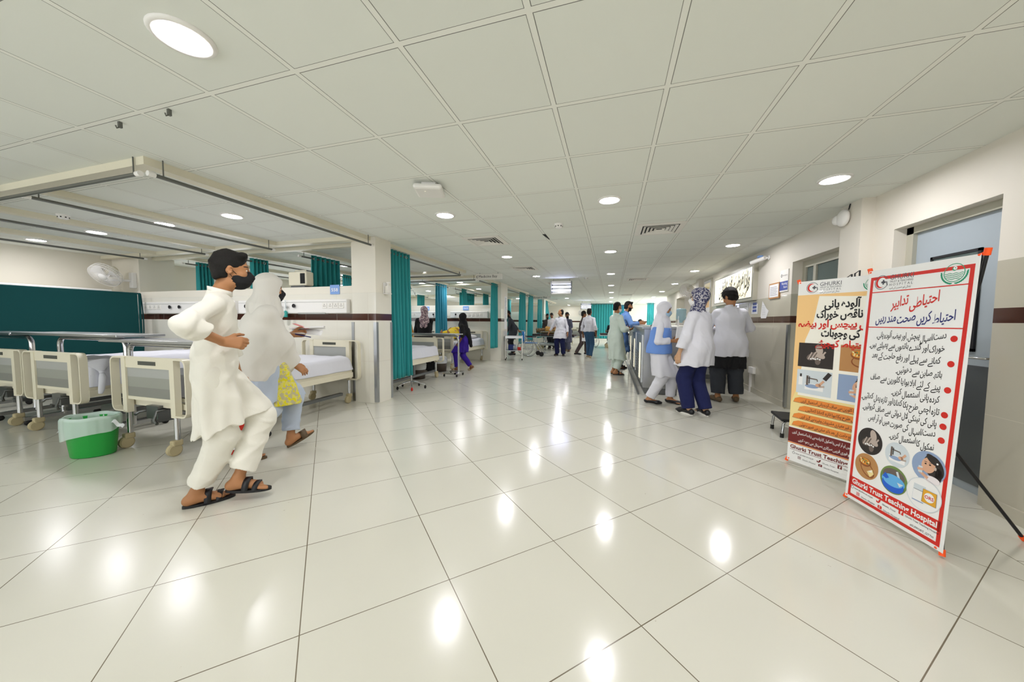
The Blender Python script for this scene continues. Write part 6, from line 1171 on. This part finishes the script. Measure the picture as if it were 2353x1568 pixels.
# man in the white coat seen from behind
lo, hd, h = (1.72, 5.84), 2, 1.75; t_ = lambda *p: T(lo, hd, h, *p)
g = Fig(lo, hd, h, res=.008, skin='skin', lean=.13, foot=(t_(1.60, 5.9, 0)[:3]+(-18, 0), t_(1.87, 5.97, 0)[:3]+(8, 0)), hand=((-.12, .36, 1.12), (.12, .32, 1.08)), el=((-.7, -.7, -.2), (1., -.45, -.05)), curl=.7, hy=-38, hp=24, shw=.172, fat=1.14, hips=1.0)
g.hair(vol=1.2, low=-.12); g.glasses(); g.top('cloth_coat', hem=.71, e=.036, sleeve=.95, flare=1.12, amp=.005, seed=11, waist=1.12, name='white_coat', puff=1.05, tilt=(0, -.12)); g.top('cloth_black', hem=.52, e=.012, arms=False, collar=False, flare=1.12, amp=.008, seed=12, name='kameez', topcut=.95); g.legs('cloth_dark', (.125, .118, .1), .11, name='shalwar', amp=.012, k=.05, seed=13); g.shoes('shade_brown', 'shoe', name='slipper'); g.finish('person in a white coat and black trousers seen from behind, bending over')
# man in mint green
lo, hd, h = (.08, 8.27), 62, 1.69; t_ = lambda *p: T(lo, hd, h, *p)
g = Fig(lo, hd, h, res=.009, skin='skin', lean=.04, foot=((-.09, .02, 0, -8, 0), (.11, -.02, 0, 15, 0)), hand=((-.12, .3, 1.12), (.13, .3, 1.1)), el=((-.5, -.8, -.2), (.6, -.9, -.2)), curl=.7, hy=-10, hp=10, shw=.16, fat=1.03)
g.hair(low=-.07); g.mask('mask_white'); g.top('cloth_mint', hem=.37, e=.034, sleeve=.8, flare=1.15, amp=.011, seed=14, puff=1.25); g.legs('cloth_mint', (.115, .1, .085), .13, name='shalwar', amp=.01, seed=15); g.shoes('black_plastic', 'sandal', name='sandal'); g.finish('person in a mint green shalwar kameez at the counter corner')
# man in blue
lo, hd, h = (.24, 9.35), 78, 1.79; t_ = lambda *p: T(lo, hd, h, *p)
g = Fig(lo, hd, h, res=.01, skin='skin', lean=.22, foot=((-.1, .0, 0, -5, 0), (.12, -.12, 0, 10, 0)), hand=(t_(.66, 9.5, 1.2), t_(.70, 9.2, 1.2)), el=((-.6, -.5, -.5), (.6, -.5, -.6)), hdir=((0, 1, 0), (-.2, 1, 0)), thumb=((0, .2, 1), (0, .2, 1)), curl=.4, hy=4, hp=10, shw=.165, beard=True)
g.hair(quiff=1., low=-.06); g.top('cloth_blue', hem=.46, e=.03, sleeve=.85, flare=1.12, amp=.011, seed=16, puff=1.2); g.legs('cloth_blue', (.11, .1, .08), .12, name='shalwar', amp=.01, seed=17); g.shoes('black_plastic', 'sandal', name='sandal'); g.finish('bearded person in a light blue shalwar kameez leaning on the counter')
# man in jeans
lo, hd, h = (-.74, 11.74), 18, 1.70
g = Fig(lo, hd, h, res=.01, skin='skin_dark', lean=.05, side=-.03, foot=((-.06, .12, 0, -30, 0), (.08, -.06, 0, -35, 0)), hand=((-.26, .08, .86), (.26, -.02, .88)), el=((-.6, -.8, 0), (.5, -1, 0)), hy=2, shw=.165)
g.hair(low=-.07); g.top('paint_white' if 0 else 'cloth_coat', hem=.93, e=.024, sleeve=.78, amp=.006, seed=18, name='shirt', roll=True); g.legs('cloth_jeans', (.105, .082, .07), .08, name='jeans', amp=.006, seed=19); g.shoes('jamb_worn', 'shoe', sole='paint_white'); g.finish('person in a white shirt and blue jeans seen from behind in the corridor')
# man in brown
lo, hd, h = (-1.08, 12.95), 75, 1.66
g = Fig(lo, hd, h, res=.011, skin='skin_dark', drop=.02, lean=.08, foot=((-.08, .2, 0, 0, 0), (.08, -.22, 0, 0, 0)), hand=((-.2, .2, .95), (.25, .0, .83)), el=((-.4, -1, 0), (.4, -1, 0)), hp=8, shw=.16)
g.hair(low=-.09, vol=1.06); g.top('cloth_brown', hem=.9, e=.022, sleeve=.4, amp=.006, seed=20, name='shirt'); g.legs('cloth_brown', (.1, .085, .07), .08, amp=.007, seed=21); g.shoes('black_plastic', 'shoe'); g.finish('person in a dark brown shirt facing the man in jeans')
tag(MB().box((-.1, -.004, -.13), (.1, .004, .13)).build('paper_sheet', _M['paper']), 'white paper in the hand of the person in the brown shirt', 'paper', None, g.Wd(g.wr[1]+V3(0, .04, -.14)), -.6)
# balding doctor
lo, hd, h = (-1.78, 12.27), 188, 1.68
g = Fig(lo, hd, h, res=.009, skin='skin', lean=.0, foot=((-.12, 0, 0, -12, 0), (.12, .02, 0, 14, 0)), hand=((-.29, .06, .86), T(lo, hd, h, -2.2, 12.33, .86)), el=((-.4, -1, -.1), (.7, -.8, 0)), hy=66, hp=3, shw=.165)
g.hair(bald=1.1, low=-.07); g.top('cloth_coat', hem=.66, e=.032, sleeve=.92, flare=1.1, amp=.006, seed=22, name='white_coat'); g.legs('cloth_navy', (.11, .095, .085), .07, amp=.008, seed=23); g.shoes('black_plastic', 'shoe')
vn = MB().add([tuple(g.hp_(x, .075 if z > -.2 else .105, z)*g.s) for x, z in ((-.045, -.135), (.045, -.135), (0, -.24))], [(0, 1, 2)]).build('shirt_front', _M['cloth_slate'], g.o); vn.modifiers.new('s', 'SOLIDIFY').thickness = .004
g.finish('balding person in a long white coat and dark trousers looking left')
st_ = MB().tube([(0, 0, 0), (.0, .0, -.1), (.02, 0, -.17), (-.02, 0, -.2), (-.03, 0, -.12)], .005, 6); tag(st_.build('stethoscope', _M['black_plastic']), 'stethoscope hanging from the hand of the balding person in white', 'stethoscope', None, g.Wd(g.wr[0]+V3(0, 0, -.08)))
# slate blue
lo, hd, h = (-1.76, 14.1), 200, 1.63
g = Fig(lo, hd, h, res=.012, skin='skin_dark', lean=.06, hand=((-.1, .28, 1.02), (.1, .28, 1.0)), el=((-.7, -.6, 0), (.7, -.6, 0)), hp=26, hy=14, shw=.165, beard=True)
g.hair(); g.top('cloth_slate', hem=.42, e=.03, sleeve=.92, flare=1.1, amp=.01, seed=24); g.legs('cloth_slate', (.11, .1, .085), .1, name='shalwar', seed=25); g.shoes('black_plastic', 'sandal', name='sandal'); g.finish('bearded person in a slate blue kameez looking down behind the balding person in white')
def simple(label, lo, hd, h, skin, topm, legm, hem=.5, **k):
    hair = k.pop('hairk', {}); mk = k.pop('mask', None); g = Fig(lo, hd, h, res=.012, skin=skin, **k); g.hair(**hair)
    if mk: g.mask(mk, False)
    g.top(topm, hem=hem, e=.03, sleeve=.92, amp=.009, seed=int(abs(lo[0]*37+lo[1])) % 50); g.legs(legm, (.11, .1, .085), .1); g.shoes('black_plastic', 'shoe'); g.finish(label); return g
simple('person in a pinkish white shirt looking down behind the stretcher', (-2.62, 15.4), 195, 1.64, 'skin_dark', 'cloth_pinkwhite', 'cloth_dark', .85, hp=32, lean=.1)
simple('bearded person in dark brown beside the pulled curtain', (-3.0, 16.2), 165, 1.62, 'skin_dark', 'cloth_brown', 'cloth_dark', .5, hp=22, beard=True)
simple('person with a dark mask whose head shows behind the balding person in white', (-2.3, 16.0), 190, 1.62, 'skin_dark', 'cloth_slate', 'cloth_dark', .5, mask='mask_black')
simple('person in dark grey bending beside the second column and the trolley', (-3.47, 11.95), -112, 1.66, 'skin_dark', 'cloth_dark', 'cloth_black', .62, lean=.28, hp=30, beard=True, hand=((-.2, .3, .85), T((-3.47, 11.95), -112, 1.66, -3.2, 11.95, .84)), el=((-.5, -.7, 0), (.5, -.6, .2)))
g = simple('distant person in black sitting up behind the far stretcher', (-.05, 17.8), 180, 1.32, 'skin_dark', 'cloth_black', 'cloth_black', .4)
# woman in the black abaya
lo, hd, h = (-4.36, 7.27), -30, 1.57
g = Fig(lo, hd, h, res=.01, skin='skin', lean=.1, hand=((-.25, .35, .85), (.1, .38, .95)), el=((-.6, -.5, 0), (.8, -.5, 0)), hp=18, hy=-20, shw=.16, fat=1.1)
g.hijab('scarf_pink', drape=.12, long=.22, vol=1.08, seed=8, amp=.008); g.top('cloth_black', hem=.04, e=.034, sleeve=.97, flare=1.3, collar=False, amp=.014, seed=26, name='abaya', puff=1.25); g.shoes('black_plastic', 'shoe'); g.finish('person in a black abaya and pink patterned scarf seen from behind')
# girl in purple
lo, hd, h = (-3.5, 7.68), -98, 1.44
g = Fig(lo, hd, h, res=.008, skin='skin_dark', drop=.03, lean=.05, foot=((-.06, .2, 0, 0, 0), (.07, -.24, .05, 0, 35)), hand=((-.2, .1, .84), (.2, -.05, .84)), el=((-.4, -1, 0), (.4, -1, 0)), shw=.145)
g.hijab('cloth_black', drape=.14, long=.3, vol=1.05, seed=10, amp=.009); g.raw('shawl', 'cloth_black', [(g.N-V3(0, 0, .03), g.C-V3(0, .02, .06), .12, .165, .08, (g.fw, .85)), (g.sh[0], g.el[0], .075, .07, .06), (g.sh[1], g.el[1]*.6+g.sh[1]*.4, .075, .07, .06), (g.C-g.fw*.12, g.P-g.fw*.22-V3(0, 0, .18), .09, .05, .08)], (), .009, 3, 24, (1, 1, 2)); g.top('cloth_purple', hem=.56, e=.026, sleeve=.62, flare=1.15, amp=.011, seed=27, collar=False); g.legs('cloth_purple', (.11, .09, .075), .11, name='shalwar', amp=.01, seed=28); g.shoes('jamb_worn', 'slipper', name='sandal'); g.finish('girl in purple with a black shawl walking left past the beds')
# seated figures
def seated(label, lo, hd, h, skin, topm, legm, pz, scarf=None, chair=True, **k):
    k.setdefault('hand', ((-.15, .3, pz+.15), (.15, .3, pz+.15))); g = Fig(lo, hd, h, res=.012, skin=skin, pelvis=(0, 0, pz), foot=((-.1, .42, max(0, pz-.52), 0, 0), (.1, .42, max(0, pz-.52), 0, 0)), **k)
    g.hijab(scarf, seed=5) if scarf else g.hair()
    g.top(topm, hem=pz-.12, e=.03, sleeve=.92, amp=.006, collar=False); g.legs(legm, (.11, .1, .085), .1); g.shoes('black_plastic', 'shoe'); g.finish(label)
    if chair:
        a = math.radians(hd); t = thing('office_chair', 'chair under the ' + label, 'chair', (lo[0], lo[1], 0), -a); MB().box((-.22, -.22, pz*g.s-.19), (.22, .22, pz*g.s-.14), bev=.02).build('seat', _M['black_plastic'], t); MB().box((-.2, -.27, pz*g.s), (.2, -.23, pz*g.s+.35), bev=.015).build('backrest', _M['black_plastic'], t); MB().cyl((0, 0, .06), (0, 0, pz*g.s-.19), .025).box((-.015, -.26, pz*g.s-.18), (.015, -.23, pz*g.s+.1)).build('post', _M['steel_dark'], t)
        b = MB()
        for j in range(5): b.cyl((0, 0, .07), (.25*math.cos(j*1.2566), .25*math.sin(j*1.2566), .035), .016)
        b.build('base', _M['steel_dark'], t)
    return g
seated('person in a pale yellow top seated behind the counter', (.9, 12.1), 170, 1.7, 'skin_dark', 'peach_print', 'cloth_dark', .56)
seated('dark haired person seated at the far end of the counter', (1.55, 13.4), 190, 1.7, 'skin_dark', 'cloth_pinkwhite', 'cloth_dark', .54, lean=.3, hp=25)
seated('person in ochre seated on the bed behind the black abaya', (-5.42, 8.1), 95, 1.6, 'skin_dark', 'cloth_ochre', 'cloth_dark', .78, chair=False)
# patients lying down
g = Fig((0, 0), 0, 1.55, res=.012, skin='skin', hand=((-.12, .15, .95), (.12, .15, .95)), hp=12); g.hijab('maroon_print', seed=3); g.top('cloth_ochre', hem=.6, e=.025, amp=.006, collar=False); g.raw('blanket', 'cloth_yellow', [(g.P+V3(0, .03, .15), g.P-V3(0, -.02, .8), .2, .15, .08, ((1, 0, 0), 1.25)), (g.P+V3(0, .1, .1), g.P+V3(0, .12, -.3), .16, .14, .1)], [((0, -.085, 0), (0, -1, 0))], .012, 4, 16); g.finish('patient under a yellow blanket lying in the second bay bed'); lie(g, (-4.27, 8.12), .83, (0, 1))
g = Fig((0, 0), 0, 1.62, res=.012, skin='skin_dark', hand=((-.16, .12, .95), (.16, .12, .95))); g.hair(); g.top('cloth_ochre', hem=.5, e=.025, amp=.007, collar=False); g.raw('blanket', 'blanket', [(g.P+V3(0, .02, .2), g.P-V3(0, -.03, .78), .2, .13, .08, ((1, 0, 0), 1.2))], [((0, -.085, 0), (0, -1, 0))], .012, 6, 16); g.finish('patient under a tan blanket lying on the stretcher'); lie(g, (-3.22, 14.8), .80, (1, -.12))
g = Fig((0, 0), 0, 1.05, res=.012, skin='skin_dark', hand=((-.16, .12, .95), (.16, .12, .95))); g.hair(); g.top('scarf_pink', hem=.5, e=.03, amp=.007, collar=False); g.legs('cloth_brown'); g.finish('child in a patterned top lying on the far stretcher'); lie(g, (-.3, 17.1), .78, (1, .05))
